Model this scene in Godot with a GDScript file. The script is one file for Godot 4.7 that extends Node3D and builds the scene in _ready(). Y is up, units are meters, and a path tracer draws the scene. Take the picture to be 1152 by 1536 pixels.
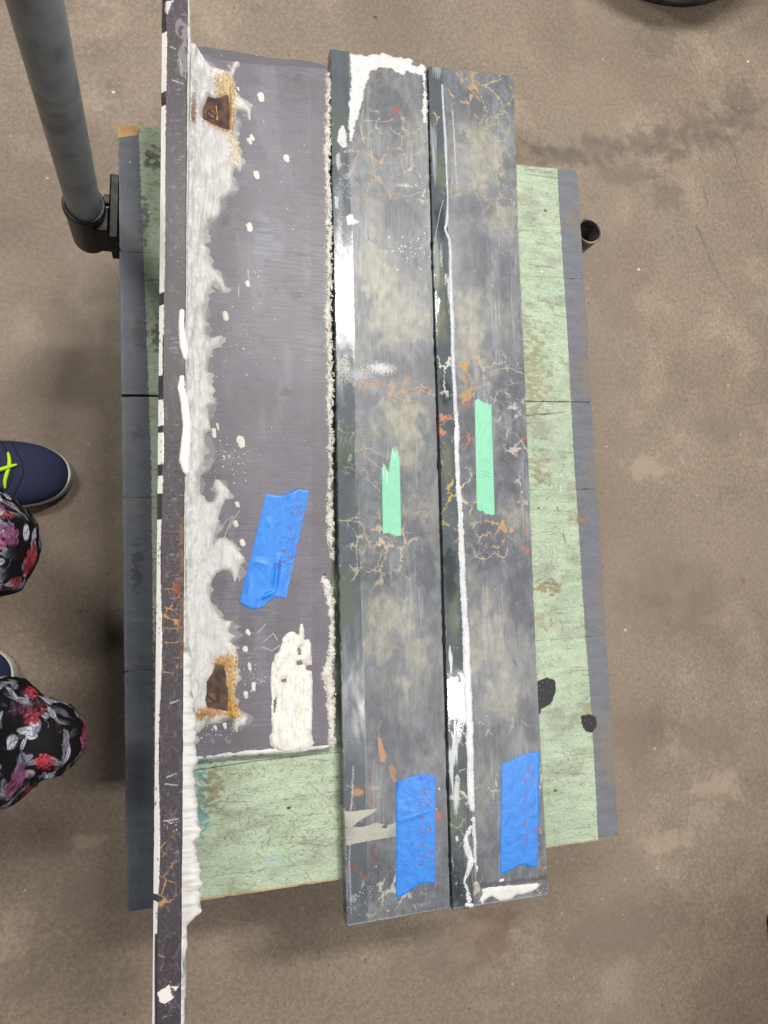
extends Node3D
# A workshop cart seen from above: painted stone slabs on a green plank deck, the photographer's knees at its side.
# Metres, y up, floor at y = 0; x runs across the cart, z along it.

const LENS := 1115.5
const EYE := 1.254
const DECK := 0.36
const TOP := 0.379
const CROWN := 0.529
const AX := Vector3(0.96677, 0.0222, 0.25468)
const AZ := Vector3(0.0, 0.99622, -0.08687)
const AD := Vector3(-0.25565, 0.08398, 0.96312)

var rng := RandomNumberGenerator.new()
var deck_tex: Tex


# ---------------------------------------------------------------- places
func P(px: float, py: float, y: float) -> Vector3:
	var r := Vector3(px - 576.0, py - 768.0, LENS)
	var t := (EYE - y) / r.dot(AD)
	return Vector3(r.dot(AX) * t, y, r.dot(AZ) * t)


func G(px: float, py: float, y: float) -> Vector2:
	var p := P(px, py, y)
	return Vector2(p.x, p.z)


func ground(list: Array, y: float) -> PackedVector2Array:
	var out := PackedVector2Array()
	for i in range(0, list.size(), 2):
		out.append(G(list[i], list[i + 1], y))
	return out


func c8(r: float, g: float, b: float) -> Color:
	return Color(r / 255.0, g / 255.0, b / 255.0)


func lin(c: Color) -> Color:
	return c.srgb_to_linear()


# ---------------------------------------------------------------- names
func meta(o: Node, label := "", category := "", group := "", kind := "") -> void:
	if label: o.set_meta("label", label)
	if category: o.set_meta("category", category)
	if group: o.set_meta("group", group)
	if kind: o.set_meta("kind", kind)


func thing(called: String, at: Vector3, label: String, category: String) -> Node3D:
	var o := Node3D.new()
	o.name = called
	o.position = at
	add_child(o, true)
	meta(o, label, category)
	return o


# meshes are written in world metres; a part is shifted back by the place of its thing
func part(called: String, mesh: Mesh, mat: Material, parent: Node3D, label := "") -> MeshInstance3D:
	var o := MeshInstance3D.new()
	o.name = called
	o.mesh = mesh
	o.material_override = mat
	parent.add_child(o, true)
	var up: Node = parent
	var back := Vector3.ZERO
	while up is Node3D and up != self:
		back -= up.position
		up = up.get_parent()
	o.position = back
	if label: o.set_meta("label", label)
	return o


# ---------------------------------------------------------------- textures
class Tex:
	var host
	var w: int
	var h: int
	var ppm: float
	var o: Vector2
	var ex: Vector2
	var ez: Vector2
	var y: float
	var seamless := false
	var R := PackedFloat32Array()
	var Gr := PackedFloat32Array()
	var B := PackedFloat32Array()
	var K := PackedFloat32Array()
	var Z := PackedFloat32Array()

	func _init(host_, o_: Vector2, ex_: Vector2, sw: float, sh: float, ppm_: float, y_: float, base: Color, rough: float):
		host = host_
		o = o_
		ex = ex_.normalized()
		ez = Vector2(-ex.y, ex.x)
		ppm = ppm_
		y = y_
		w = int(ceil(sw * ppm))
		h = int(ceil(sh * ppm))
		for a in 5:
			var f := PackedFloat32Array()
			f.resize(w * h)
			f.fill([base.r, base.g, base.b, rough, 0.5][a])
			match a:
				0: R = f
				1: Gr = f
				2: B = f
				3: K = f
				4: Z = f

	func at(px: float, py: float) -> Vector2:
		var q: Vector2 = host.G(px, py, y) - o
		return Vector2(q.dot(ex), q.dot(ez)) * ppm

	func pts(list: Array) -> PackedVector2Array:
		var out := PackedVector2Array()
		for i in range(0, list.size(), 2):
			out.append(at(list[i], list[i + 1]))
		return out

	func uv(p: Vector2) -> Vector2:
		var q := p - o
		return Vector2(q.dot(ex) * ppm / w, q.dot(ez) * ppm / h)

	# noise bytes over the whole sheet; per_m waves per metre, sx/sz < 1 stretch along that axis
	func nz(sd: int, per_m: float, sx := 1.0, sz := 1.0, octaves := 4, warp := 0.0, cell := false) -> PackedByteArray:
		var n := FastNoiseLite.new()
		n.seed = sd
		n.frequency = per_m / ppm
		n.noise_type = FastNoiseLite.TYPE_CELLULAR if cell else FastNoiseLite.TYPE_SIMPLEX
		if cell:
			n.cellular_return_type = FastNoiseLite.RETURN_DISTANCE2_SUB
			n.fractal_type = FastNoiseLite.FRACTAL_NONE
		else:
			n.fractal_type = FastNoiseLite.FRACTAL_FBM
			n.fractal_octaves = octaves
		if warp > 0.0:
			n.domain_warp_enabled = true
			n.domain_warp_amplitude = warp * ppm
			n.domain_warp_frequency = per_m / ppm * 0.7
		var iw := maxi(8, int(w * sx))
		var ih := maxi(8, int(h * sz))
		var im: Image = n.get_seamless_image(iw, ih, false, false, 0.15, true) if seamless else n.get_image(iw, ih, false, false, true)
		if iw != w or ih != h:
			im.resize(w, h, Image.INTERPOLATE_CUBIC)
		im.convert(Image.FORMAT_L8)
		return im.get_data()

	func layer(nb: PackedByteArray, lo: float, hi: float, c: Color, a: float, k := -1.0, z := 0.0) -> void:
		var lut := PackedFloat32Array()
		lut.resize(256)
		for i in 256:
			var t := clampf((i - lo) / (hi - lo), 0.0, 1.0)
			lut[i] = t * t * (3.0 - 2.0 * t) * a
		var cr := c.r
		var cg := c.g
		var cb := c.b
		for i in w * h:
			var f := lut[nb[i]]
			if f > 0.004:
				R[i] += (cr - R[i]) * f
				Gr[i] += (cg - Gr[i]) * f
				B[i] += (cb - B[i]) * f
				if k >= 0.0: K[i] += (k - K[i]) * f
				Z[i] += z * f

	func grain(nb: PackedByteArray, amount: float, rough := 0.0) -> void:
		for i in w * h:
			var f := (nb[i] - 128) / 128.0
			var m := 1.0 + f * amount
			R[i] *= m
			Gr[i] *= m
			B[i] *= m
			if rough != 0.0: K[i] += f * rough

	func px1(i: int, c: Color, f: float, k: float, z: float) -> void:
		if c.a == 0.0:                                    # gloss only
			K[i] += (k - K[i]) * f
			return
		R[i] += (c.r - R[i]) * f
		Gr[i] += (c.g - Gr[i]) * f
		B[i] += (c.b - B[i]) * f
		if k >= 0.0: K[i] += (k - K[i]) * f
		Z[i] += z * f

	func dab(p: Vector2, rx: float, ry: float, c: Color, a: float, k := -1.0, z := 0.0, hard := 0.6) -> void:
		for yy in range(maxi(0, int(p.y - ry - 1)), mini(h, int(p.y + ry + 2))):
			for xx in range(maxi(0, int(p.x - rx - 1)), mini(w, int(p.x + rx + 2))):
				var d := Vector2((xx + 0.5 - p.x) / rx, (yy + 0.5 - p.y) / ry).length()
				if d < 1.0:
					px1(yy * w + xx, c, a * (1.0 if d < hard else (1.0 - d) / (1.0 - hard)), k, z)

	func stroke(p: PackedVector2Array, r0: float, r1: float, c: Color, a: float, jitter := 0.0, k := -1.0, z := 0.0) -> void:
		var total := 0.0
		for i in p.size() - 1: total += p[i].distance_to(p[i + 1])
		var run := 0.0
		for i in p.size() - 1:
			var l := p[i].distance_to(p[i + 1])
			var n := maxi(1, int(l / maxf(0.7, minf(r0, r1) * 0.7)))
			for j in n:
				var t := float(j) / n
				var f := (run + l * t) / maxf(total, 0.001)
				var q := p[i].lerp(p[i + 1], t) + Vector2(host.rng.randf_range(-jitter, jitter), host.rng.randf_range(-jitter, jitter))
				var r: float = lerpf(r0, r1, f) * (1.0 + host.rng.randf_range(-0.3, 0.3) * minf(1.0, jitter * 3.0))
				dab(q, r, r, c, a, k, z, 0.4)
			run += l

	# a painted vein: the line curves, thickens, thins and throws off short side threads
	func vein(p: PackedVector2Array, r0: float, r1: float, c: Color, a: float) -> void:
		var out := PackedVector2Array()
		var drift := Vector2.ZERO
		for i in p.size() - 1:
			for j in 7:
				var q := p[i].cubic_interpolate(p[i + 1], p[maxi(i - 1, 0)], p[mini(i + 2, p.size() - 1)], j / 7.0)
				drift = drift * 0.8 + Vector2(host.rng.randfn(0.0, 0.9), host.rng.randfn(0.0, 0.9))
				out.append(q + drift)
		out.append(p[-1])
		var r := r0
		for i in out.size() - 1:
			r = clampf(r + host.rng.randfn(0.0, 0.28), minf(r0, r1) * 0.45, maxf(r0, r1) * 1.25)
			stroke(PackedVector2Array([out[i], out[i + 1]]), r, r, c.lerp(Color(0.72, 0.68, 0.6), host.rng.randf() * 0.25), a * host.rng.randf_range(0.55, 1.0), 0.25, 0.6, 0.03)
			if host.rng.randf() < 0.17:
				var b := out[i]
				var th: float = host.rng.randf() * TAU
				for e in host.rng.randi_range(3, 8):
					th += host.rng.randfn(0.0, 0.45)
					var b2: Vector2 = b + Vector2(cos(th), sin(th)) * 3.2
					stroke(PackedVector2Array([b, b2]), 0.7, 0.6, c, a * 0.7, 0.2, 0.6, 0.02)
					b = b2

	# a filled outline whose edge wanders by the noise
	func fill(p: PackedVector2Array, c: Color, a: float, k := -1.0, z := 0.0, nb := PackedByteArray(), wander := 0.0, holes := 0.0) -> void:
		var lo := p[0]
		var hi := p[0]
		for q in p:
			lo = lo.min(q)
			hi = hi.max(q)
		for yy in range(maxi(0, int(lo.y)), mini(h, int(hi.y) + 1)):
			var xs: Array[float] = []
			var yc := yy + 0.5
			for i in p.size():
				var u := p[i]
				var v := p[(i + 1) % p.size()]
				if (u.y <= yc) != (v.y <= yc):
					xs.append(u.x + (v.x - u.x) * (yc - u.y) / (v.y - u.y))
			xs.sort()
			for s in range(0, xs.size() - 1, 2):
				var x0 := xs[s]
				var x1 := xs[s + 1]
				if wander > 0.0:
					x0 += (nb[clampi(yy * w + clampi(int(x0), 0, w - 1), 0, w * h - 1)] - 128) / 128.0 * wander
					x1 += (nb[clampi(yy * w + clampi(int(x1), 0, w - 1), 0, w * h - 1)] - 128) / 128.0 * wander
				for xx in range(maxi(0, int(floor(x0))), mini(w, int(ceil(x1)))):
					var f := clampf(xx + 1.0 - x0, 0.0, 1.0) * clampf(x1 - xx, 0.0, 1.0) * a
					if holes > 0.0 and nb[yy * w + xx] < holes: f *= 0.15
					px1(yy * w + xx, c, f, k, z)

	# a soft cloud: an ellipse broken up by noise
	func cloud(cx: float, cy: float, rx: float, ry: float, c: Color, a: float, nb: PackedByteArray, k := -1.0, soft_edge := 1.5) -> void:
		var m := at(cx, cy)
		var e := at(cx + rx, cy) - m
		var sx := maxf(e.length(), 1.0)
		var sy := maxf((at(cx, cy + ry) - m).length(), 1.0)
		for yy in range(maxi(0, int(m.y - sy)), mini(h, int(m.y + sy))):
			for xx in range(maxi(0, int(m.x - sx)), mini(w, int(m.x + sx))):
				var d := Vector2((xx - m.x) / sx, (yy - m.y) / sy).length()
				var n := nb[yy * w + xx] / 255.0
				var f := smoothstep(0.0, 1.0, clampf((1.0 - d) * 1.7 + (n - 0.5) * soft_edge - 0.15, 0.0, 1.0))
				if f > 0.0 and d < 1.0: px1(yy * w + xx, c, f * a, k, 0.0)

	# a net of painted veins: the ridges of a warped cell noise inside an ellipse
	func veins(cx: float, cy: float, rx: float, ry: float, c: Color, a: float, thr: float, nb: PackedByteArray, breakup: PackedByteArray) -> void:
		var m := at(cx, cy)
		var sx := maxf((at(cx + rx, cy) - m).length(), 1.0)
		var sy := maxf((at(cx, cy + ry) - m).length(), 1.0)
		for yy in range(maxi(0, int(m.y - sy)), mini(h, int(m.y + sy))):
			for xx in range(maxi(0, int(m.x - sx)), mini(w, int(m.x + sx))):
				var d := Vector2((xx - m.x) / sx, (yy - m.y) / sy).length()
				if d >= 1.0: continue
				var i := yy * w + xx
				var b := breakup[i] / 255.0
				var seen := smoothstep(0.36, 0.60, b + (1.0 - d) * 0.22) * minf(1.0, (1.0 - d) * 3.0)
				var t := thr * 0.5 * (0.35 + 1.1 * b)
				var v := float(nb[i])
				if v < t: px1(i, c, a * seen * clampf((t - v) / 3.5, 0.2, 1.0), 0.6, 0.02)

	func flecks(n: int, cx: float, cy: float, rx: float, ry: float, r0: float, r1: float, c: Color, a: float) -> void:
		for j in n:
			var q := at(cx + host.rng.randfn(0.0, 0.45) * rx, cy + host.rng.randfn(0.0, 0.45) * ry)
			var r: float = lerpf(r0, r1, pow(host.rng.randf(), 3.0))
			dab(q, r * host.rng.randf_range(0.6, 1.2), r * host.rng.randf_range(0.6, 1.4), c, a, 0.5, 0.05)

	func material(relief: float, specular := 0.5) -> StandardMaterial3D:
		var rgb := PackedByteArray()
		rgb.resize(w * h * 3)
		var kk := PackedByteArray()
		kk.resize(w * h)
		var zz := PackedByteArray()
		zz.resize(w * h)
		for i in w * h:
			rgb[i * 3] = clampi(int(R[i] * 255.0), 0, 255)
			rgb[i * 3 + 1] = clampi(int(Gr[i] * 255.0), 0, 255)
			rgb[i * 3 + 2] = clampi(int(B[i] * 255.0), 0, 255)
			kk[i] = clampi(int(K[i] * 255.0), 5, 255)
			zz[i] = clampi(int(Z[i] * 255.0), 0, 255)
		var m := StandardMaterial3D.new()
		m.albedo_texture = ImageTexture.create_from_image(Image.create_from_data(w, h, false, Image.FORMAT_RGB8, rgb))
		m.roughness = 1.0
		m.roughness_texture = ImageTexture.create_from_image(Image.create_from_data(w, h, false, Image.FORMAT_L8, kk))
		m.roughness_texture_channel = BaseMaterial3D.TEXTURE_CHANNEL_RED
		m.metallic_specular = specular
		if relief > 0.0:
			m.heightmap_enabled = true
			m.heightmap_scale = relief
			m.heightmap_texture = ImageTexture.create_from_image(Image.create_from_data(w, h, false, Image.FORMAT_L8, zz))
		return m


# ---------------------------------------------------------------- shapes
func plain(c: Color, rough: float, metal := 0.0, specular := 0.5) -> StandardMaterial3D:
	var m := StandardMaterial3D.new()
	m.albedo_color = c
	m.roughness = rough
	m.metallic = metal
	m.metallic_specular = specular
	return m


# worn paint or metal: blotches of two or three tones mapped round the object
func worn(tones: Array, rough: float, per_m: float, metal := 0.0, relief := 0.0, sd := 1) -> StandardMaterial3D:
	var n := FastNoiseLite.new()
	n.seed = sd
	n.frequency = 0.03
	n.fractal_octaves = 5
	n.domain_warp_enabled = true
	n.domain_warp_amplitude = 12.0
	var t := NoiseTexture2D.new()
	t.width = 256
	t.height = 256
	t.seamless = true
	t.noise = n
	var g := Gradient.new()
	g.offsets = PackedFloat32Array()
	g.colors = PackedColorArray()
	var offs := PackedFloat32Array()
	var cols := PackedColorArray()
	for i in tones.size():
		offs.append(0.25 + 0.55 * i / maxf(1.0, tones.size() - 1.0))
		cols.append(tones[i])
	g.offsets = offs
	g.colors = cols
	t.color_ramp = g
	var m := plain(Color.WHITE, rough, metal)
	m.albedo_texture = t
	m.uv1_triplanar = true
	m.uv1_scale = Vector3.ONE * per_m
	if relief > 0.0:
		m.heightmap_enabled = true
		m.heightmap_scale = relief
		m.heightmap_texture = t
	return m


func quad(st: SurfaceTool, a: Vector3, b: Vector3, c: Vector3, d: Vector3) -> void:
	for v in [a, b, c, a, c, d]: st.add_vertex(v)


# straight sides sampled every few millimetres, nicked inwards here and there
func edged(q: PackedVector2Array, step: float, nick: float, sd: int, corner := 0.0) -> PackedVector2Array:
	var n := FastNoiseLite.new()
	n.seed = sd
	n.frequency = 90.0
	n.fractal_octaves = 3
	var mid := Vector2.ZERO
	for p in q: mid += p / q.size()
	var out := PackedVector2Array()
	for i in q.size():
		var a := q[i]
		var b := q[(i + 1) % q.size()]
		var l := a.distance_to(b)
		var inward := Vector2(-(b - a).y, (b - a).x).normalized()
		if inward.dot(mid - a) < 0.0: inward = -inward
		var m := maxi(2, int(l / step))
		for j in m:
			var t := float(j) / m
			var p := a.lerp(b, t)
			var v := n.get_noise_2d(p.x, p.y)
			var near := minf(t * l, (1.0 - t) * l)
			var dent := nick * (maxf(0.0, v - 0.15) * 3.0 + 0.25 * absf(v))
			if near < corner: dent += (corner - near) * (corner - near) / corner * 0.45
			out.append(p + inward * dent)
	return out


# a board: outline, bottom, top, bevel; the texture lies on it in metres
func board(line: PackedVector2Array, y0: float, y1: float, bevel: float, tex: Tex) -> ArrayMesh:
	var inner := PackedVector2Array()
	var n := line.size()
	var mid := Vector2.ZERO
	for p in line: mid += p / n
	for i in n:
		var d := (line[(i + 1) % n] - line[(i + n - 1) % n]).normalized()
		var inw := Vector2(-d.y, d.x)
		if inw.dot(mid - line[i]) < 0.0: inw = -inw
		inner.append(line[i] + inw * bevel)
	var st := SurfaceTool.new()
	st.begin(Mesh.PRIMITIVE_TRIANGLES)
	st.set_smooth_group(-1)
	var put := func(p: Vector2, yy: float) -> void:
		if tex: st.set_uv(tex.uv(p))
		st.add_vertex(Vector3(p.x, yy, p.y))
	var tri := Geometry2D.triangulate_polygon(inner)
	for k in range(0, tri.size(), 3):
		var a := inner[tri[k]]
		var b := inner[tri[k + 1]]
		var c := inner[tri[k + 2]]
		if (b - a).cross(c - a) < 0.0:
			var s := b
			b = c
			c = s
		put.call(a, y1)
		put.call(b, y1)
		put.call(c, y1)
	var turn := 1.0 if Geometry2D.is_polygon_clockwise(line) else -1.0
	for i in n:
		var j := (i + 1) % n
		if turn > 0.0:
			var s := i
			i = j
			j = s
		for ring in [[inner, y1, line, y1 - bevel], [line, y1 - bevel, line, y0]]:
			var u: PackedVector2Array = ring[0]
			var v: PackedVector2Array = ring[2]
			put.call(u[i], ring[1])
			put.call(v[i], ring[3])
			put.call(v[j], ring[3])
			put.call(u[i], ring[1])
			put.call(v[j], ring[3])
			put.call(u[j], ring[1])
	st.generate_normals()
	return st.commit()


func lathe(at: Vector3, axis: Vector3, prof: Array, segs := 32) -> ArrayMesh:
	var st := SurfaceTool.new()
	st.begin(Mesh.PRIMITIVE_TRIANGLES)
	st.set_smooth_group(-1)
	var up := axis.normalized()
	var side := up.cross(Vector3(0.31, 0.2, 0.93)).normalized()
	var fore := side.cross(up)
	for k in prof.size() - 1:
		for i in segs:
			var a := TAU * i / segs
			var b := TAU * (i + 1) / segs
			var da := side * cos(a) + fore * sin(a)
			var db := side * cos(b) + fore * sin(b)
			var p: Vector2 = prof[k]
			var q: Vector2 = prof[k + 1]
			quad(st, at + up * p.y + da * p.x, at + up * q.y + da * q.x, at + up * q.y + db * q.x, at + up * p.y + db * p.x)
	st.generate_normals()
	return st.commit()


func box(lo: Vector3, hi: Vector3, bevel := 0.001) -> ArrayMesh:
	var line := PackedVector2Array([Vector2(lo.x, lo.z), Vector2(hi.x, lo.z), Vector2(hi.x, hi.z), Vector2(lo.x, hi.z)])
	return board(line, lo.y, hi.y, bevel, null)


# a tube along a smoothed path; uv runs round and along
func tube(st: SurfaceTool, path: Array, radii: Array, segs := 28, sub := 8, squash := 1.0, along := 1.0, folds := 0.0) -> void:
	var wrinkle := FastNoiseLite.new()
	wrinkle.seed = 31
	wrinkle.frequency = 1.0
	var pts: Array[Vector3] = []
	var rr: Array[float] = []
	for i in path.size() - 1:
		var p0: Vector3 = path[maxi(i - 1, 0)]
		var p1: Vector3 = path[i]
		var p2: Vector3 = path[i + 1]
		var p3: Vector3 = path[mini(i + 2, path.size() - 1)]
		for j in sub:
			var t := float(j) / sub
			pts.append(p1.cubic_interpolate(p2, p0, p3, t))
			rr.append(lerpf(radii[i], radii[i + 1], t * t * (3.0 - 2.0 * t)))
	pts.append(path[-1])
	rr.append(radii[-1])
	var side := Vector3(0, 0, 1)
	var run := 0.0
	var rings: Array = []
	for i in pts.size():
		var d := (pts[mini(i + 1, pts.size() - 1)] - pts[maxi(i - 1, 0)]).normalized()
		side = (side - d * side.dot(d)).normalized()
		var other := d.cross(side)
		if i > 0: run += pts[i].distance_to(pts[i - 1])
		var ring: Array = []
		for k in segs + 1:
			var a := TAU * k / segs
			var rad := rr[i]
			if folds > 0.0:
				var fp := pts[i] + (side * cos(a) + other * sin(a)) * rad
				rad += folds * (wrinkle.get_noise_3d(fp.x * 22.0, fp.y * 9.0, fp.z * 13.0) + 0.8 * (0.4 - absf(wrinkle.get_noise_3d(fp.x * 38.0, fp.y * 12.0, fp.z * 16.0 + 7.0))))
			ring.append([pts[i] + (side * cos(a) * squash + other * sin(a)) * rad, Vector2(float(k) / segs, run * along), side * cos(a) + other * sin(a)])
		rings.append(ring)
	for i in rings.size() - 1:
		for k in segs:
			for e in [rings[i][k], rings[i + 1][k], rings[i + 1][k + 1], rings[i][k], rings[i + 1][k + 1], rings[i][k + 1]]:
				st.set_normal(e[2])
				st.set_uv(e[1])
				st.add_vertex(e[0])
	for end in [0, rings.size() - 1]:
		for k in segs:
			for e in [rings[end][k], rings[end][k + 1]]:
				st.set_normal(e[2])
				st.set_uv(e[1])
				st.add_vertex(e[0])
			st.set_uv(rings[end][k][1])
			st.add_vertex(pts[end])


# thick paint or putty: a lumpy skin over outlines and strokes; its rim dips into the surface below
func putty(polys: Array, segs: Array, holes: Array, y0: float, thick: float, ramp: float, cell: float, sd: int, tones: Array, stains: Array = [], wander := 0.0008, wall := [], pits := 0.0) -> ArrayMesh:
	var lo := Vector2(INF, INF)
	var hi := -lo
	var lines: Array = []
	var sets := -1
	for set_no in 2:
		for poly in [polys, holes][set_no]:
			sets += 1
			for i in poly.size():
				var a: Vector2 = poly[i]
				var b: Vector2 = poly[(i + 1) % poly.size()]
				lines.append([a, b, sets])
				if set_no == 0:
					lo = lo.min(a)
					hi = hi.max(a)
	for s in segs:
		for e in [[s[0], s[1]], [s[2], s[3]]]:
			lo = lo.min(e[0] - Vector2.ONE * e[1])
			hi = hi.max(e[0] + Vector2.ONE * e[1])
	lo -= Vector2.ONE * cell * 3.0
	hi += Vector2.ONE * cell * 3.0
	var nx := int((hi.x - lo.x) / cell) + 1
	var ny := int((hi.y - lo.y) / cell) + 1
	var n := FastNoiseLite.new()
	n.seed = sd
	n.frequency = 1.0
	n.fractal_octaves = 4
	var far := 0.02
	var V := PackedVector3Array()
	var C := PackedColorArray()
	var S := PackedFloat32Array()
	V.resize(nx * ny)
	C.resize(nx * ny)
	S.resize(nx * ny)
	for j in ny:
		var z := lo.y + j * cell
		var near: Array = []
		for l in lines:
			if minf(l[0].y, l[1].y) < z + far and maxf(l[0].y, l[1].y) > z - far: near.append(l)
		var near_segs: Array = []
		for s in segs:
			if minf(s[0].y, s[2].y) < z + far and maxf(s[0].y, s[2].y) > z - far: near_segs.append(s)
		for i in nx:
			var p := Vector2(lo.x + i * cell, z)
			var sdist := -far
			var inside: Array = []
			var close: Array = []
			for k in sets + 1:
				inside.append(false)
				close.append(far * far)
			for l in near:
				var a: Vector2 = l[0]
				var b: Vector2 = l[1]
				var ab := b - a
				var ap := p - a
				var t := clampf(ap.dot(ab) / maxf(ab.length_squared(), 1e-12), 0.0, 1.0)
				var d := (ap - ab * t).length_squared()
				if d < close[l[2]]: close[l[2]] = d
				if (a.y <= z) != (b.y <= z) and a.x + ab.x * (z - a.y) / ab.y < p.x: inside[l[2]] = not inside[l[2]]
			for k in polys.size(): sdist = maxf(sdist, sqrt(close[k]) * (1.0 if inside[k] else -1.0))
			for s in near_segs:
				var ab: Vector2 = s[2] - s[0]
				var t := clampf((p - s[0]).dot(ab) / maxf(ab.length_squared(), 1e-12), 0.0, 1.0)
				sdist = maxf(sdist, lerpf(s[1], s[3], t) - (p - s[0] - ab * t).length())
			for k in range(polys.size(), sets + 1): sdist = minf(sdist, sqrt(close[k]) * (-1.0 if inside[k] else 1.0))
			var fine := n.get_noise_2d(p.x * 420.0, p.y * (420.0 if pits > 0.0 else 210.0))
			var broad := n.get_noise_2d(p.x * 75.0 + 40.0, p.y * (75.0 if pits > 0.0 else 26.0))
			sdist += wander * (fine * (1.2 if pits > 0.0 else 0.6) + broad)
			if pits > 0.0:
				var pit := n.get_noise_2d(p.x * 190.0 + 9.0, p.y * 110.0)
				if pit > 0.62 - pits: sdist = minf(sdist, 0.0004 - (pit - 0.62 + pits) * 0.01)
			var hgt := sdist * 0.8
			if sdist > 0.0:
				hgt = thick * (1.0 - exp(-sdist / ramp)) * (1.0 + 0.6 * broad + (0.3 if pits > 0.0 else 0.10) * fine)
				if pits == 0.0 and thick > 0.002: hgt += thick * 0.5 * n.get_noise_2d(p.x * 120.0 + 5.0, p.y * 14.0) * minf(1.0, sdist / 0.003)
				if wall.size(): hgt += wall[0] * exp(-maxf(0.0, p.x - wall[1]) / wall[2]) * (1.0 + 0.5 * broad) * minf(1.0, sdist / 0.004)
			var c: Color = tones[0]
			c = c.lerp(tones[1], clampf(n.get_noise_2d(p.x * 55.0, p.y * 45.0 + 31.0) * 1.8 + 0.3, 0.0, 1.0) * 0.8)
			if pits == 0.0 and wall.is_empty() and thick > 0.003: c = c.lerp(tones[2], clampf(0.5 - 9.0 * absf(n.get_noise_2d(p.x * 130.0 + 2.0, p.y * 18.0)), 0.0, 0.4))
			c = c.lerp(tones[2], clampf(n.get_noise_2d(p.x * 330.0, p.y * 330.0 + 70.0) * 3.0 - 1.25, 0.0, 1.0))
			c = c.lerp(tones[1].lerp(c8(186, 172, 142), 0.5), 0.55 * clampf(1.0 - sdist / 0.0035 + fine, 0.0, 1.0) * (1.0 if wall.size() else 0.3))
			for s in stains:
				var q: Vector2 = (p - s[0]) / s[1]
				var f := clampf((1.0 - q.length()) * 1.9 + broad * 0.9 + fine * 1.1, 0.0, 1.0)
				c = c.lerp(s[2].lerp(c8(116, 74, 42), clampf(fine * 2.2 - 0.1, 0.0, 0.75)), f * s[3])
			V[j * nx + i] = Vector3(p.x, y0 + maxf(hgt, -0.0016), p.y)
			C[j * nx + i] = lin(c)
			S[j * nx + i] = sdist
	var st := SurfaceTool.new()
	st.begin(Mesh.PRIMITIVE_TRIANGLES)
	st.set_smooth_group(0)
	var remap := {}
	var order := PackedInt32Array()
	for j in ny - 1:
		for i in nx - 1:
			var k := j * nx + i
			if maxf(maxf(S[k], S[k + 1]), maxf(S[k + nx], S[k + nx + 1])) <= 0.0: continue
			for e in [k, k + 1, k + nx + 1, k, k + nx + 1, k + nx]:
				if not remap.has(e):
					remap[e] = remap.size()
					st.set_color(C[e])
					st.add_vertex(V[e])
				order.append(remap[e])
	for e in order: st.add_index(e)
	st.generate_normals()
	return st.commit()


func strip(list: Array, y: float) -> Array:   # x, y, half width in picture pixels at that height -> segments in metres
	var out: Array = []
	for i in range(0, list.size() - 3, 3):
		out.append([G(list[i], list[i + 1], y), list[i + 2] * 0.00079, G(list[i + 3], list[i + 4], y), list[i + 5] * 0.00079])
	return out


# ---------------------------------------------------------------- the scene
func _ready() -> void:
	rng.seed = 77
	# camera
	var cam := Camera3D.new()
	cam.name = "camera"
	cam.transform = Transform3D(Basis(Vector3(AX.x, -AD.x, AZ.x), -Vector3(AX.y, -AD.y, AZ.y), -Vector3(AX.z, -AD.z, AZ.z)), Vector3(0, EYE, 0))
	cam.fov = rad_to_deg(2.0 * atan(768.0 / LENS))
	cam.near = 0.02
	cam.far = 60.0
	add_child(cam)
	cam.current = true
	# even grey background lighting the scene as dim bounce of the unseen hall; exposure
	var env := Environment.new()
	env.background_mode = Environment.BG_COLOR
	env.background_color = Color(0.27, 0.27, 0.28)
	env.background_energy_multiplier = 1.0
	env.tonemap_mode = Environment.TONE_MAPPER_LINEAR
	env.tonemap_exposure = 1.22
	env.sdfgi_enabled = true
	env.ssao_enabled = true
	env.ssil_enabled = true
	var we := WorldEnvironment.new()
	we.name = "world_environment"
	we.environment = env
	add_child(we)
	# unseen ceiling lamps lighting the cart and floor, four twin panels (place, energy, turned)
	unseen_ceiling_lamp(Vector3(1.86, 4.5, 0.85), 7.0, 0.0, "unseen twin tube ceiling lamp over the empty pipe socket side of the cart")
	unseen_ceiling_lamp(Vector3(1.03, 4.5, -1.98), 14.5, 0.0, "unseen twin tube ceiling lamp hung beyond the far end of the slabs")
	unseen_ceiling_lamp(Vector3(-1.7, 4.5, -1.9), 8.0, 0.0, "unseen twin tube ceiling lamp over the floor beside the grey pipe")
	unseen_ceiling_lamp(Vector3(-1.9, 4.5, 1.2), 0.8, 0.0, "unseen twin tube ceiling lamp above and behind the person in leggings")

	floor_sheet()
	cart()
	angle_slab()
	var b1 := marble_board_one()
	var b2 := marble_board_two()
	tapes(b1, b2)
	people()
	drum()


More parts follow.
